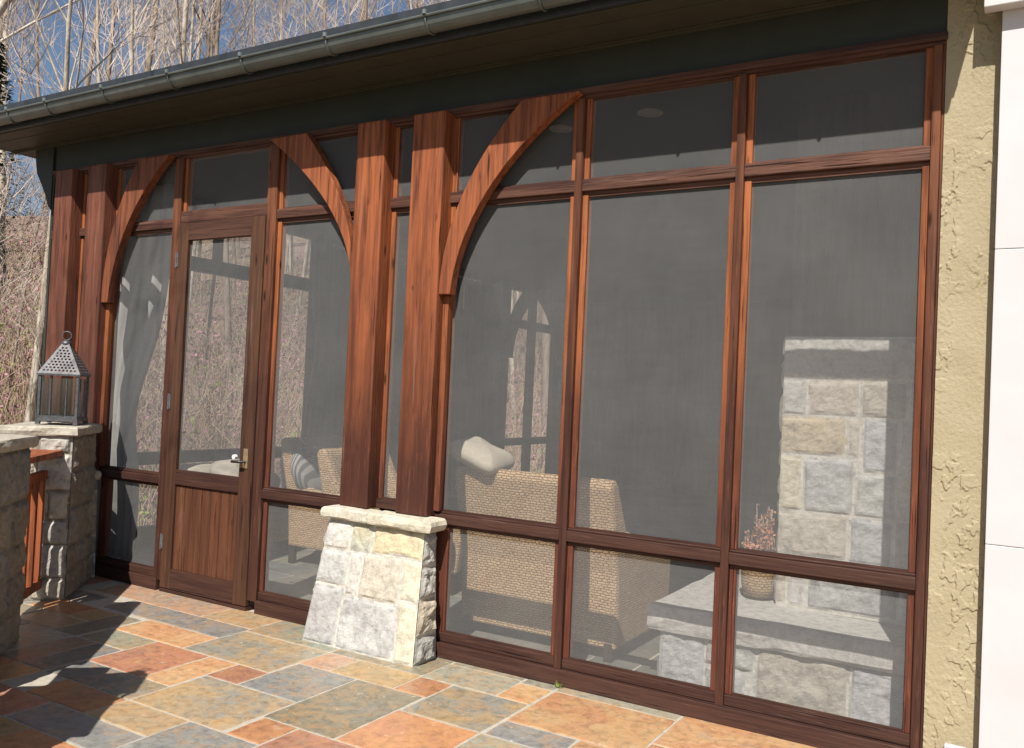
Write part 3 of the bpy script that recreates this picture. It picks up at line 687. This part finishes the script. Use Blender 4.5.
patch(m,(-1.66,.345,0),(-.125,.345,0),(-1.66,.345,.30),(-.125,.345,.30),[(0,.16,0,1,LG),(.16,.30,0,.5,GY),(.16,.33,.5,1,WG),(.33,.62,0,1,TG),(.62,.80,0,1,BG),(.80,1,.45,1,BE),(.80,1,0,.45,GY)],seed=31,depth=.014,rough=.009)
patch(m,(-1.66,2.5,0),(-1.66,.345,0),(-1.66,2.5,.30),(-1.66,.345,.30),cells_rand(2.1,.3,r,[TG,GY,BE,WG]),res=.03,seed=32)
m.build('hearth_base',M['stone'],fp)
# planter on the hearth
pt=thing('flower_basket','woven basket of dried orange flowers standing on the stone hearth','planter',(-1.28,.86,.43))
m=MB(); m.lathe([(.001,0),(.085,0),(.10,.06),(.105,.17),(.11,.20),(.098,.20),(.095,.17),(.001,.165)],(-1.28,.86,.437),28); m.build('basket',M['basket'],pt,smooth=True)
rf_=random.Random(3); m=MB(); m2=MB()
for i in range(60):
    t=rf_.uniform(0,2*PI); rr=.10*math.sqrt(rf_.random()); x,y=-1.28+rr*math.cos(t),.86+rr*math.sin(t); tall=rf_.random()<.22
    h=rf_.uniform(.08,.18) if not tall else rf_.uniform(.2,.33); lx=rf_.uniform(-.03,.03)
    if tall: x,y=-1.27+rf_.uniform(-.03,.03),.86
    m.tube([(x,y,.60),(x+lx,y,.62+h)],.0025,4)
    for q in range(18 if tall else 12):
        f=rf_.uniform(.45 if tall else .7,1); c=Vector((x+lx*f+rf_.uniform(-.014,.014),y+rf_.uniform(-.014,.014),.62+h*f)); s=rf_.uniform(.006,.013)
        d1=Vector((rf_.uniform(-1,1),rf_.uniform(-1,1),rf_.uniform(-1,1))).normalized()*s; d2=d1.cross(Vector((rf_.random(),rf_.random(),1))).normalized()*s
        m2.add([tuple(c+d1),tuple(c+d2),tuple(c-d1),tuple(c-d2)],[(0,1,2,3)])
m.build('stems',M['twig'],pt); m2.build('flowers',M['orange'],pt)
# ------------------------------------------------------------------ wicker seating
def softbox(m,c,sx,sy,sz,rot=(0,0,0),p=4.5,n=20,puff=.25):
    """cushion: superellipsoid with pinched edges"""
    Rm=Matrix.Rotation(rot[2],3,'Z')@Matrix.Rotation(rot[1],3,'Y')@Matrix.Rotation(rot[0],3,'X')
    def sg(v,e): return math.copysign(abs(v)**e,v)
    vs=[]; 
    for j in range(n+1):
        a=-PI/2+PI*j/n
        for i in range(2*n):
            t=PI*i/n; e=2/p
            x=sg(math.cos(a),e*1.0)*sg(math.cos(t),e); y=sg(math.cos(a),e*1.0)*sg(math.sin(t),e); z=sg(math.sin(a),.75)
            z*= (1-puff*(max(abs(x),abs(y))**3))
            q=Rm@Vector((x*sx/2,y*sy/2,z*sz/2))+Vector(c); q+=Vector((1,1,1))*.006*noise.noise(q*9); vs.append(tuple(q))
    k=2*n
    m.add(vs,[(j*k+i,j*k+(i+1)%k,(j+1)*k+(i+1)%k,(j+1)*k+i) for j in range(n) for i in range(k)])
def wicker_seat(name,label,cat,W,Dp,group=None,cush='taupe',zb=.075):
    t=thing(name,label,cat,(0,0,0),group)
    T=.075
    prof=[(.15,zb),(0.125,.50),(0,1.0),(.015,1.035),(.070,1.04),(.095,1.01),(.25,.72),(.31,.655),(.40,.635),(Dp-.05,.60),(Dp,.56),(Dp+.01,.40),(Dp-.02,zb)]
    for x0,x1 in ((0,T),(W-T,W)):
        m=MB(); m.prism(prof,lambda a,b,q:(q,a,b),x0,x1); m.build('side_panel',M['wicker'],t,bevel=.022,fix=True)
    m=MB(); m.prism([(.146,zb-.002),(.121,.50),(-.005,1.0),(.008,1.034),(.040,1.046),(.073,1.040),(.098,1.0),(.20,.52),(.23,zb+.01)],lambda a,b,q:(q,a,b),.005,W-.005); m.build('backrest',M['wicker'],t,bevel=.012,fix=True)
    m=MB(); m.box(T,W-T,.20,Dp-.03,.16,.34); m.build('seat_base',M['wicker'],t,bevel=.015)
    for x in (.05,W-.05):
        for y in (.16,Dp-.06):
            m=MB(); m.box(x-.025,x+.025,y-.025,y+.025,0,zb+.03); m.build('leg',M['darkw'],t,bevel=.004)
    k=2 if W>1 else 1; w=(W-2*T)/k
    for i in range(k):
        m=MB(); softbox(m,(T+w*(i+.5),.20+(Dp-.2)/2+.02,.42),w*.98,Dp-.2,.17); m.build('seat_cushion',M[cush],t,smooth=True)
    return t
sofa=wicker_seat('wicker_sofa','honey wicker sofa standing with its back to the middle screens','sofa',1.07,.98)
sofa.location=(-3.05,.36,0)
chair=wicker_seat('wicker_armchair','wicker armchair seen side-on behind the screen right of the door','armchair',.72,.84,'wicker armchairs behind the screens',zb=.15)
chair.location=(-5.46,1.98,0); chair.rotation_euler=(0,0,-PI/2)
ch2=dup(chair,(-4.42,1.32,0),-PI/2,'wicker armchair mostly hidden behind the square post above the stone plinth')
m=MB(); softbox(m,(-2.905,.44,1.115),.36,.34,.15,rot=(math.radians(4),math.radians(21),0.1),p=7,puff=.55); tag(m.build('cushion',M['linen'],smooth=True),'large cream cushion propped on top of the wicker sofa back','cushion')
m=MB(); softbox(m,(-2.20,.98,.60),.42,.34,.13,rot=(.1,.30,.1),p=3.2,puff=.5); tag(m.build('cushion',M['linen'],smooth=True),'small cream cushion lying by the right arm of the wicker sofa','cushion')
m=MB(); softbox(m,(-5.22,1.42,.78),.16,.46,.44,rot=(0,math.radians(-22),0),p=3.,puff=.5); tag(m.build('pillow',M['stripe'],smooth=True),'grey striped pillow leaning in the wicker armchair','pillow')
# low cream bench behind the door
bn=thing('cushioned_bench','low bench with cream cushions seen through the screen door','bench',(-6.2,1.25,0))
m=MB(); m.box(-6.55,-5.62,.95,1.65,.12,.55); m.build('bench_base',M['wicker'],bn,bevel=.02)
m=MB(); softbox(m,(-6.30,1.25,.68),.42,.60,.16); m.build('seat_cushion',M['linen'],bn,smooth=True)
m=MB(); softbox(m,(-5.88,1.28,.68),.46,.55,.20,rot=(0,math.radians(22),0)); m.build('back_cushion',M['linen'],bn,smooth=True)
m=MB(); m.lathe([(.001,0),(.06,0),(.07,.02),(.035,.08),(.05,.2),(.075,.34),(.05,.42),(.065,.47),(.055,.47),(.04,.40),(.001,.38)],(-6.0,1.90,.43),20)
tag(m.build('ceramic_vase',M['urn'],smooth=True),'slim white ceramic vase on the low table left of the wicker armchair','vase')
tb=thing('low_table','low dark wooden table carrying the white vase','table',(-6.0,1.90,0))
m=MB(); m.box(-6.25,-5.75,1.7,2.1,.39,.43); m.build('tabletop',M['darkw'],tb,bevel=.004)
for x in (-6.2,-5.8):
    for y in (1.75,2.05):
        m=MB(); m.box(x-.02,x+.02,y-.02,y+.02,0,.39); m.build('leg',M['darkw'],tb)
# ------------------------------------------------------------------ stucco wall and white surround at the right
m=MB(); x0,x1,zt=-.349,-.145,3.9; nx,nz=56,980
vs=[]
for j in range(nz+1):
    for i in range(nx+1):
        x=x0+(x1-x0)*i/nx; z=zt*j/nz
        f=noise.fractal(Vector((x*20,z*15,1)),.8,2.1,3); wv=Vector((x+.02*noise.noise(Vector((x*30,z*30,4))),z,0))
        msk=max(0,min(1,(noise.noise(Vector((wv.x*7,wv.y*3.0,9)))+.12)*3.2))
        st=.0052*msk*max(0,min(1,(f-.02)/.16))+.003*noise.noise(Vector((x*6,z*4,7)))+.0011*noise.fractal(Vector((x*70,z*55,2)),.7,2.0,3)
        vs.append((x,-.012-st,z))
m.add(vs,[(j*(nx+1)+i,j*(nx+1)+i+1,(j+1)*(nx+1)+i+1,(j+1)*(nx+1)+i) for j in range(nz) for i in range(nx)])
m.box(x0,x1,-.010,.25,0,zt)
tag(m.build('stucco_wall',M['stucco']),'narrow strip of rough ochre stucco wall between mesh and white trim','wall')
wt=thing('white_surround','tall white painted surround standing at the far right edge','door surround',(.2,-.1,0))
m=MB(); m.box(-.141,1.2,-.10,.25,0,.985); m.box(-.141,1.2,-.10,.25,.987,2.175); m.box(-.141,1.2,-.10,.25,2.177,3.9); m.build('casing',M['white'],wt,bevel=.003)
m=MB(); m.box(-.205,1.25,-.17,-.101,3.15,3.40); m.box(-.235,1.28,-.20,-.101,3.401,3.9); m.build('cornice',M['white'],wt,bevel=.004)
ol=thing('outlet_box','small grey outdoor outlet cover low on the stucco wall','outlet',(-.22,-.03,.08))
m=MB(); m.box(-.268,-.185,-.055,-.030,.03,.145); m.build('cover',M['white'],ol,bevel=.006)
m=MB(); m.box(-.258,-.195,-.0585,-.0555,.04,.133); m.build('flap',M['gutter'],ol,bevel=.001)
# ------------------------------------------------------------------ terrace pillars, railings, lanterns
def V2(o,a,b): q=o+u_*a+v_*b; return (q.x,q.y)
def pillar(o,label,seed,H=1.085,A=.56,B=.42,capz=.062):
    """o: near inner corner; runs A along the edge (away), B outwards"""
    q=o+u_*A/2+v_*B/2
    t=thing('stone_pillar',label,'pillar',(q.x,q.y,0),'stone pillars of the terrace railing')
    m=MB(); P=lambda a,b,z:V2(o,a,b)+(z,)
    r=random.Random(seed)
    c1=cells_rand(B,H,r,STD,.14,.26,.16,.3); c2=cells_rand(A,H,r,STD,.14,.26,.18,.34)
    fr=[((.42,.37,.28),(.50,.45,.36)),((.48,.42,.32),(.38,.34,.27)),((.40,.37,.32),(.5,.46,.4))]
    c1=cells_rand(B,H,r,fr,.14,.26,.16,.3)
    patch(m,P(0,B,-.0),P(0,0,-.0),P(0,B,H),P(0,0,H),c1,seed=seed,mor=MORD,depth=.022,rough=.014)
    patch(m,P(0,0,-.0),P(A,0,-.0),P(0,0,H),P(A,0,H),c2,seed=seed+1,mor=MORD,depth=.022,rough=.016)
    patch(m,P(A,0,-.0),P(A,B,-.0),P(A,0,H),P(A,B,H),c1,seed=seed+2,mor=MORD,res=.025)
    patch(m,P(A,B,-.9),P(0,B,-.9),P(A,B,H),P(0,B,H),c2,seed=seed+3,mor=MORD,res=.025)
    m.build('shaft',M['stone'],t)
    m=MB(); slabstone(m,o,u_,v_,-.035,A+.035,-.035,B+.035,H+.001,H+capz,((.50,.45,.35),(.42,.38,.31)),seed,.016); m.build('cap',M['stone'],t)
    return t
O1=CORN.copy(); O0=CORN-u_*(.96+.56)+v_*0; A0=1.25; O0=Vector((-4.815,-1.275))-u_*A0
O2=O0-u_*2.05
O2=Vector((-3.13,-2.74))
pillar(O1,'stone terrace pillar nearest the porch with a lantern on its cap',101)
pillar(O0,'stone terrace pillar at the left edge of the picture in front of the railing',121,A=A0)
pillar(O2,'stone terrace pillar nearest the viewer beyond the left edge, carrying the second lantern',141)
def railing(oa,ob,label,A=.56,vo=.19,hw=.10):
    """from the far face of the pillar at oa to the near face of ob, on the pillars' centre line"""
    a=oa+u_*A+v_*vo; L=(ob+v_*vo-a).dot(u_)
    t=thing('terrace_railing',label,'railing',(a.x,a.y,0),'wooden railings between the stone pillars')
    m=MB(); m.obox(a,u_,v_,0,L,-hw,hw,.955,.995); m.build('top_rail',M['railw'],t,bevel=.006)
    m=MB(); m.obox(a,u_,v_,0,L,-.02,.02,.80,.86); m.build('upper_rail',M['railw'],t,bevel=.004)
    m=MB(); m.obox(a,u_,v_,0,L,-.02,.02,.085,.145); m.build('bottom_rail',M['railw'],t,bevel=.004)
    nb=max(3,int(L/.125))
    for i in range(nb):
        q=(i+.5)*L/nb; m=MB(); m.obox(a,u_,v_,q-.019,q+.019,-.0185,.0185,.145,.80); m.build('baluster',M['railw'],t,bevel=.003)
railing(O0,O1,'short wooden railing between the two stone pillars at the left',A0)
railing(O2,O0,'longer wooden railing in front of the pillar at the left edge',vo=.15,hw=.11)
def lantern(o,zb,label,off=(.32,.165)):
    q=o+u_*off[0]+v_*off[1]; t=thing('lantern',label,'lantern',(q.x,q.y,zb),'pierced metal lanterns on the stone pillars')
    F=lambda a,b,z:(q.x+a*u_[0]+b*v_[0],q.y+a*u_[1]+b*v_[1],zb+z)
    h=.120; m=MB()
    m.obox(q,u_,v_,-h-.012,h+.012,-h-.012,h+.012,zb+.022,zb+.042)
    for sa in (-1,1):
        for sb in (-1,1):
            m.obox(q,u_,v_,sa*h-.008,sa*h+.008,sb*h-.008,sb*h+.008,zb+.042,zb+.335)
            m.obox(q,u_,v_,sa*h-.014,sa*h+.014,sb*h-.014,sb*h+.014,zb,zb+.0215)
    for s in (-1,1):
        m.obox(q,u_,v_,-h+.0085,h-.0085,s*h-.006,s*h+.006,zb+.0425,zb+.060); m.obox(q,u_,v_,s*h-.006,s*h+.006,-h+.0085,h-.0085,zb+.0425,zb+.060)
        m.obox(q,u_,v_,-h+.0085,h-.0085,s*h-.0025,s*h+.0025,zb+.0605,zb+.320,) if False else None
        m.obox(q,u_,v_,-.003-.05,.003-.05,s*h-.004,s*h+.004,zb+.0605,zb+.318); m.obox(q,u_,v_,.05-.003,.05+.003,s*h-.004,s*h+.004,zb+.0605,zb+.318)
        m.obox(q,u_,v_,s*h-.004,s*h+.004,-.053,-.047,zb+.0605,zb+.318); m.obox(q,u_,v_,s*h-.004,s*h+.004,.047,.053,zb+.0605,zb+.318)
    m.obox(q,u_,v_,-h-.016,h+.016,-h-.016,h+.016,zb+.3352,zb+.347)
    m.build('frame',M['irond'],t)
    for s in (-1,1):
        g=MB(); g.obox(q,u_,v_,-h+.009,h-.009,s*(h-.006)-.001,s*(h-.006)+.001,zb+.061,zb+.318); g.build('glass_pane',M['glass'],t)
        g=MB(); g.obox(q,u_,v_,s*(h-.006)-.001,s*(h-.006)+.001,-h+.009,h-.009,zb+.061,zb+.318); g.build('glass_pane',M['glass'],t)
    # pierced pyramid roof: real round holes
    m=MB(); hb=h+.016; ht=.022; z0=.347; z1=.560; rows_=9
    for side in range(4):
        ca,sa=[(1,0),(0,1),(-1,0),(0,-1)][side]
        def S(x,k):   # x across, k 0..1 up the face
            r=hb+(ht-hb)*k; a=-r; b=x; return F(a*ca-b*sa,a*sa+b*ca,z0+(z1-z0)*k)
        slope=math.hypot(z1-z0,hb-ht)
        m0=.06
        rr=[hb+(ht-hb)*k for k in (0,m0)]
        m.add([S(-rr[0],0),S(rr[0],0),S(rr[1],m0),S(-rr[1],m0)],[(0,1,2,3)])
        for j in range(rows_):
            k0=m0+(1-m0-.10)*j/rows_; k1=m0+(1-m0-.10)*(j+1)/rows_; km=(k0+k1)/2; hw0=hb+(ht-hb)*k0; hw1=hb+(ht-hb)*k1
            cell=(k1-k0)*slope*1.08; nc=int((2*hw1-.010)/cell)
            if nc<1: m.add([S(-hw0,k0),S(hw0,k0),S(hw1,k1),S(-hw1,k1)],[(0,1,2,3)]); continue
            xl=-nc*cell/2; xr=-xl
            m.add([S(-hw0,k0),S(xl,k0),S(xl,k1),S(-hw1,k1)],[(0,1,2,3)]); m.add([S(xr,k0),S(hw0,k0),S(hw1,k1),S(xr,k1)],[(0,1,2,3)])
            for c in range(nc):
                cx0=xl+c*cell; cx1=cx0+cell; cm=(cx0+cx1)/2
                out=[(cx1,km),(cx1,k1),(cm,k1),(cx0,k1),(cx0,km),(cx0,k0),(cm,k0),(cx1,k0)]
                inn=[(cm+.33*cell*math.cos(PI*i/4),km+.33*(k1-k0)*math.sin(PI*i/4)) for i in range(8)]
                vs=[S(*p) for p in out]+[S(*p) for p in inn]
                m.add(vs,[(i,(i+1)%8,8+(i+1)%8,8+i) for i in range(8)])
        kt=m0+(1-m0-.10); hw=hb+(ht-hb)*kt; m.add([S(-hw,kt),S(hw,kt),S(ht,1),S(-ht,1)],[(0,1,2,3)])
    m.build('pierced_roof',M['iron'],t,solid=.0015)
    m=MB(); c=F(0,0,0); m.lathe([(.034,.556),(.036,.566),(.022,.580),(.008,.588),(.001,.590)],c,16)
    pa=[F(0,.030*math.cos(a),.616+.030*math.sin(a)) for a in [2*PI*i/16 for i in range(17)]]
    m.tube(pa,.0042,6,cap=False); m.build('ring_handle',M['irond'],t,smooth=True)
lantern(O1,1.152,'grey lantern with pierced pyramid roof on the stone pillar by the porch')
lantern(O2,1.152,'second pierced lantern beyond the left edge, known by its shadow on the paving')
# ------------------------------------------------------------------ woods
def bare_tree(name,label,H,r0,seed,mats,group,levels=3,lean=0,dens=1.,first=.35,twigr=.006,spread=.8):
    rr=random.Random(seed); t=thing(name,label,'tree',(0,0,0),group); tm=MB(); cm=MB()
    def grow(p,d,L,r,lev):
        n=6 if lev==0 else (5 if lev==1 else 3); pts=[p]; rads=[r]; q=p.copy(); dd=d.copy(); ends=[]
        seg=(10 if lev==0 else 5 if lev==1 else 4)
        for i in range(seg):
            dd=(dd+Vector((rr.uniform(-1,1),rr.uniform(-1,1),rr.uniform(-.2,.6)*(0 if lev==0 else 1)))*(.06 if lev==0 else .17)).normalized()
            q=q+dd*(L/seg); pts.append(q.copy()); f=(i+1)/seg; rads.append(max(twigr*.5,r*(1-.80*f) if lev==0 else r*(1-.85*f))); ends.append((q.copy(),dd.copy(),rads[-1],f))
        (tm if lev<=1 else cm).tube([tuple(x) for x in pts],rads,n,cap=False)
        if lev<levels:
            nb=int((11,5,4)[min(lev,2)]*dens)+1
            for k in range(nb):
                f=rr.uniform(first if lev==0 else .2,1); i=min(seg-1,int(f*seg)); e=ends[i]
                ang=rr.uniform(.35,spread); az=rr.uniform(0,2*PI)
                a=e[1].orthogonal().normalized(); a.rotate(Matrix.Rotation(az,3,e[1])); nd=(e[1]*math.cos(ang)+a*math.sin(ang)).normalized()
                nd.z=abs(nd.z)*.9+.1 if lev<2 else nd.z
                grow(e[0],nd.normalized(),L*(.36 if lev==0 else .55)*rr.uniform(.7,1.2)*(1.15-.5*f),max(twigr,e[2]*.42),lev+1)
    d=Vector((math.sin(lean),0,math.cos(lean))); grow(Vector((0,0,-.3)),d,H,r0,0)
    a=tm.build('trunk',mats[0],t,smooth=True); b=cm.build('crown',mats[1],t)
    return t
rw=random.Random(19)
KIND=[('tall slender bare grey tree rising from the wooded hillside',17,.115,1,'bark'),('bare tree with pale mottled bark on the wooded hillside',15,.12,2,'barkp'),('thin bare sapling crowded among the hillside trees',10,.07,3,'bark'),('bare forked tan tree with a dense twiggy crown on the hillside',13,.09,4,'barkp')]
protos=[]
for i,(lab,H,r0,sd,bk) in enumerate(KIND):
    protos.append(bare_tree('bare_tree',lab,H,r0,sd,(M[bk],M['twig']),'bare trees on the wooded hillside',levels=3,dens=(1.0,.9,.8,1.15)[i],first=(.45,.4,.3,.3)[i],twigr=(.008,.008,.006,.008)[i],spread=.62))
spots=[]
tries=0
while len(spots)<100 and tries<6000:
    tries+=1
    az=math.radians(rw.uniform(24,66)); dist=rw.uniform(20,52)
    x=-dist*math.sin(az); y=-4.1+dist*math.cos(az)
    if x>-9.0 and y<12: continue
    if x>-8.5: continue
    if any(math.hypot(x-a,y-b)<(1.1 if dist<25 else .8) for a,b in spots): continue
    spots.append((x,y))
used=set()
for i,(x,y) in enumerate(spots):
    k=rw.choice((0,0,1,2,2,3,3)); t=protos[k]
    if k in used: t=dup(protos[k],(x,y,terr(x,y)),rw.uniform(0,6.28))
    else: used.add(k); t.location=(x,y,terr(x,y)); t.rotation_euler=(0,0,rw.uniform(0,6.28))
    s=rw.uniform(.75,1.25); t.scale=(s,s,s*rw.uniform(.9,1.15))
for k,t in enumerate(protos):
    if k not in used: t.location=(-30-k,10,terr(-30-k,10))
for i in range(11):
    az=math.radians(rw.uniform(57.5,62.5)); dist=rw.uniform(9.5,17); x=-dist*math.sin(az); y=-4.1+dist*math.cos(az)
    t=dup(protos[2],(x,y,terr(x,y)),rw.uniform(0,6.28),'slender young bare sapling close behind the lantern pillar'); k=rw.uniform(.35,.6); t.scale=(k,k,k); t['group']='saplings close behind the lantern pillar'
# nearer single trees at the left of the picture
def put(t,x,y,rz=0,z=None): t.location=(x,y,terr(x,y) if z is None else z); t.rotation_euler=(0,0,rz)
t=bare_tree('sycamore_tree','pale leaning trunk just left of the porch corner post',7.5,.085,31,(M['barkp'],M['twig']),None,levels=3,lean=.21,dens=.9,first=.5); put(t,-10.1,1.75,0)
t=bare_tree('crooked_tree','pale crooked thin tree at the left edge behind the lantern pillar',6.5,.06,33,(M['barkp'],M['twig']),None,levels=3,lean=-.05,dens=1.0,first=.2); put(t,-10.9,1.35,1.0)
t=bare_tree('leaning_tree','bare tree whose long pale limb crosses the upper left corner',13,.13,35,(M['barkp'],M['twig']),None,levels=3,lean=.52,dens=.8,first=.45); put(t,-18.4,2.0,.3)
t=bare_tree('young_tree','slender bare tree beyond the left edge casting twig shadows on the corner posts',9.5,.05,41,(M['barkp'],M['twig']),None,levels=2,lean=0,dens=.9,first=.6,twigr=.007); put(t,-5.35,-5.3,0)
# evergreen at the far left
ev=thing('evergreen_tree','dark evergreen showing at the upper left edge among bare trees','tree',(0,0,0))
m=MB(); m.tube([(0,0,-.5),(0,0,9)],[.16,.03],6); m.build('trunk',M['bark'],ev)
m=MB(); re=random.Random(8)
for i in range(3800):
    f=re.random()**.8; z=1.2+8.0*f; rad=(1-f)*1.7+.15; a=re.uniform(0,2*PI); rr=rad*math.sqrt(re.random())*(.7+.5*abs(math.sin(a*2.5+z*3)))
    c=Vector((rr*math.cos(a),rr*math.sin(a),z-.25*rr)); d=Vector((math.cos(a)+re.uniform(-.5,.5),math.sin(a)+re.uniform(-.5,.5),re.uniform(-.5,.3))).normalized(); s=re.uniform(.08,.2); w2=d.cross(Vector((0,0,1))).normalized()*s*.35
    m.add([tuple(c-w2),tuple(c+d*s),tuple(c+w2),tuple(c-d*s*.5)],[(0,1,2,3)])
m.build('crown',M['pine'],ev); put(ev,-23.6,8.2); ev.scale=(.85,.85,.85)
# undergrowth: brush nobody could count
m=MB(); ru=random.Random(77)
def inview():
    az=math.radians(ru.uniform(24,66)); dist=9+33*ru.random()**1.3
    return -dist*math.sin(az), -4.1+dist*math.cos(az)
cnt=0
while cnt<5200:
    x,y=inview()
    if x>-8.6: continue
    cnt+=1; z=terr(x,y); h=ru.uniform(.5,2.4); kind=ru.random(); patchy=noise.noise(Vector((x*.16,y*.16,4)))
    lx,ly=ru.uniform(-.4,.4)*h,ru.uniform(-.4,.4)*h; r=.006+.004*ru.random()+.0003*abs(x)
    a=Vector((x,y,z-.1)); b=Vector((x+lx*.4,y+ly*.4,z+h*.55)); c=Vector((x+lx,y+ly,z+h))
    m.tube([tuple(a),tuple(b),tuple(c)],[r,r*.7,r*.3],3,mi=0,cap=False)
    for q in range(3):
        s=b.lerp(c,ru.random()*.8); e=s+Vector((ru.uniform(-.4,.4),ru.uniform(-.4,.4),ru.uniform(.1,.5)))*h*.5
        m.tube([tuple(s),tuple(e)],[r*.5,r*.25],3,mi=0,cap=False)
    mi=None
    if kind<.42+patchy*.5: mi=1
    elif kind>.86: mi=2
    if mi is not None:
        for q in range(16 if mi==1 else 12):
            p=b.lerp(c,ru.uniform(-.3,1.0))+Vector((ru.uniform(-1,1),ru.uniform(-1,1),ru.uniform(-.6,.6)))*.28*h**.5; s=ru.uniform(.018,.045)*(1 if abs(x)<16 else 1.5)
            d1=Vector((ru.uniform(-1,1),ru.uniform(-1,1),ru.uniform(-1,1))).normalized()*s; d2=d1.cross(Vector((ru.random(),ru.random(),1))).normalized()*s*.7
            m.add([tuple(p+d1),tuple(p+d2),tuple(p-d1),tuple(p-d2)],[(0,1,2,3)],None,mi)
tag(m.build('undergrowth',[M['brush'],M['pink'],M['leaf']]),'tangled tan and pinkish spring brush covering the hillside','undergrowth',kind='stuff')
m=MB(); r=random.Random(2)
for i in range(16):
    a=r.uniform(0,2*PI); h=r.uniform(.012,.038); c=Vector((-2.05+r.uniform(-.022,.022),-.050+r.uniform(-.012,.006),.0)); e=c+Vector((math.cos(a)*.018,-abs(math.sin(a))*.018,h)); w_=Vector((math.sin(a),math.cos(a),0))*.005
    m.add([tuple(c-w_*.3),tuple((c+e)/2-w_),tuple(e),tuple((c+e)/2+w_)],[(0,1,2,3)])
tag(m.build('weed',M['leaf']),'tiny green weed sprouting where the paving meets the base board','weed')
# ------------------------------------------------------------------ render settings
sc=bpy.context.scene
sc.view_settings.view_transform='Standard'; sc.view_settings.look='None'; sc.view_settings.gamma=1; sc.view_settings.exposure=.44
sc.view_settings.use_curve_mapping=False
sc.render.engine='CYCLES'; sc.cycles.transparent_max_bounces=24; sc.cycles.max_bounces=6; sc.cycles.diffuse_bounces=2
sc.render.resolution_x=1024; sc.render.resolution_y=748
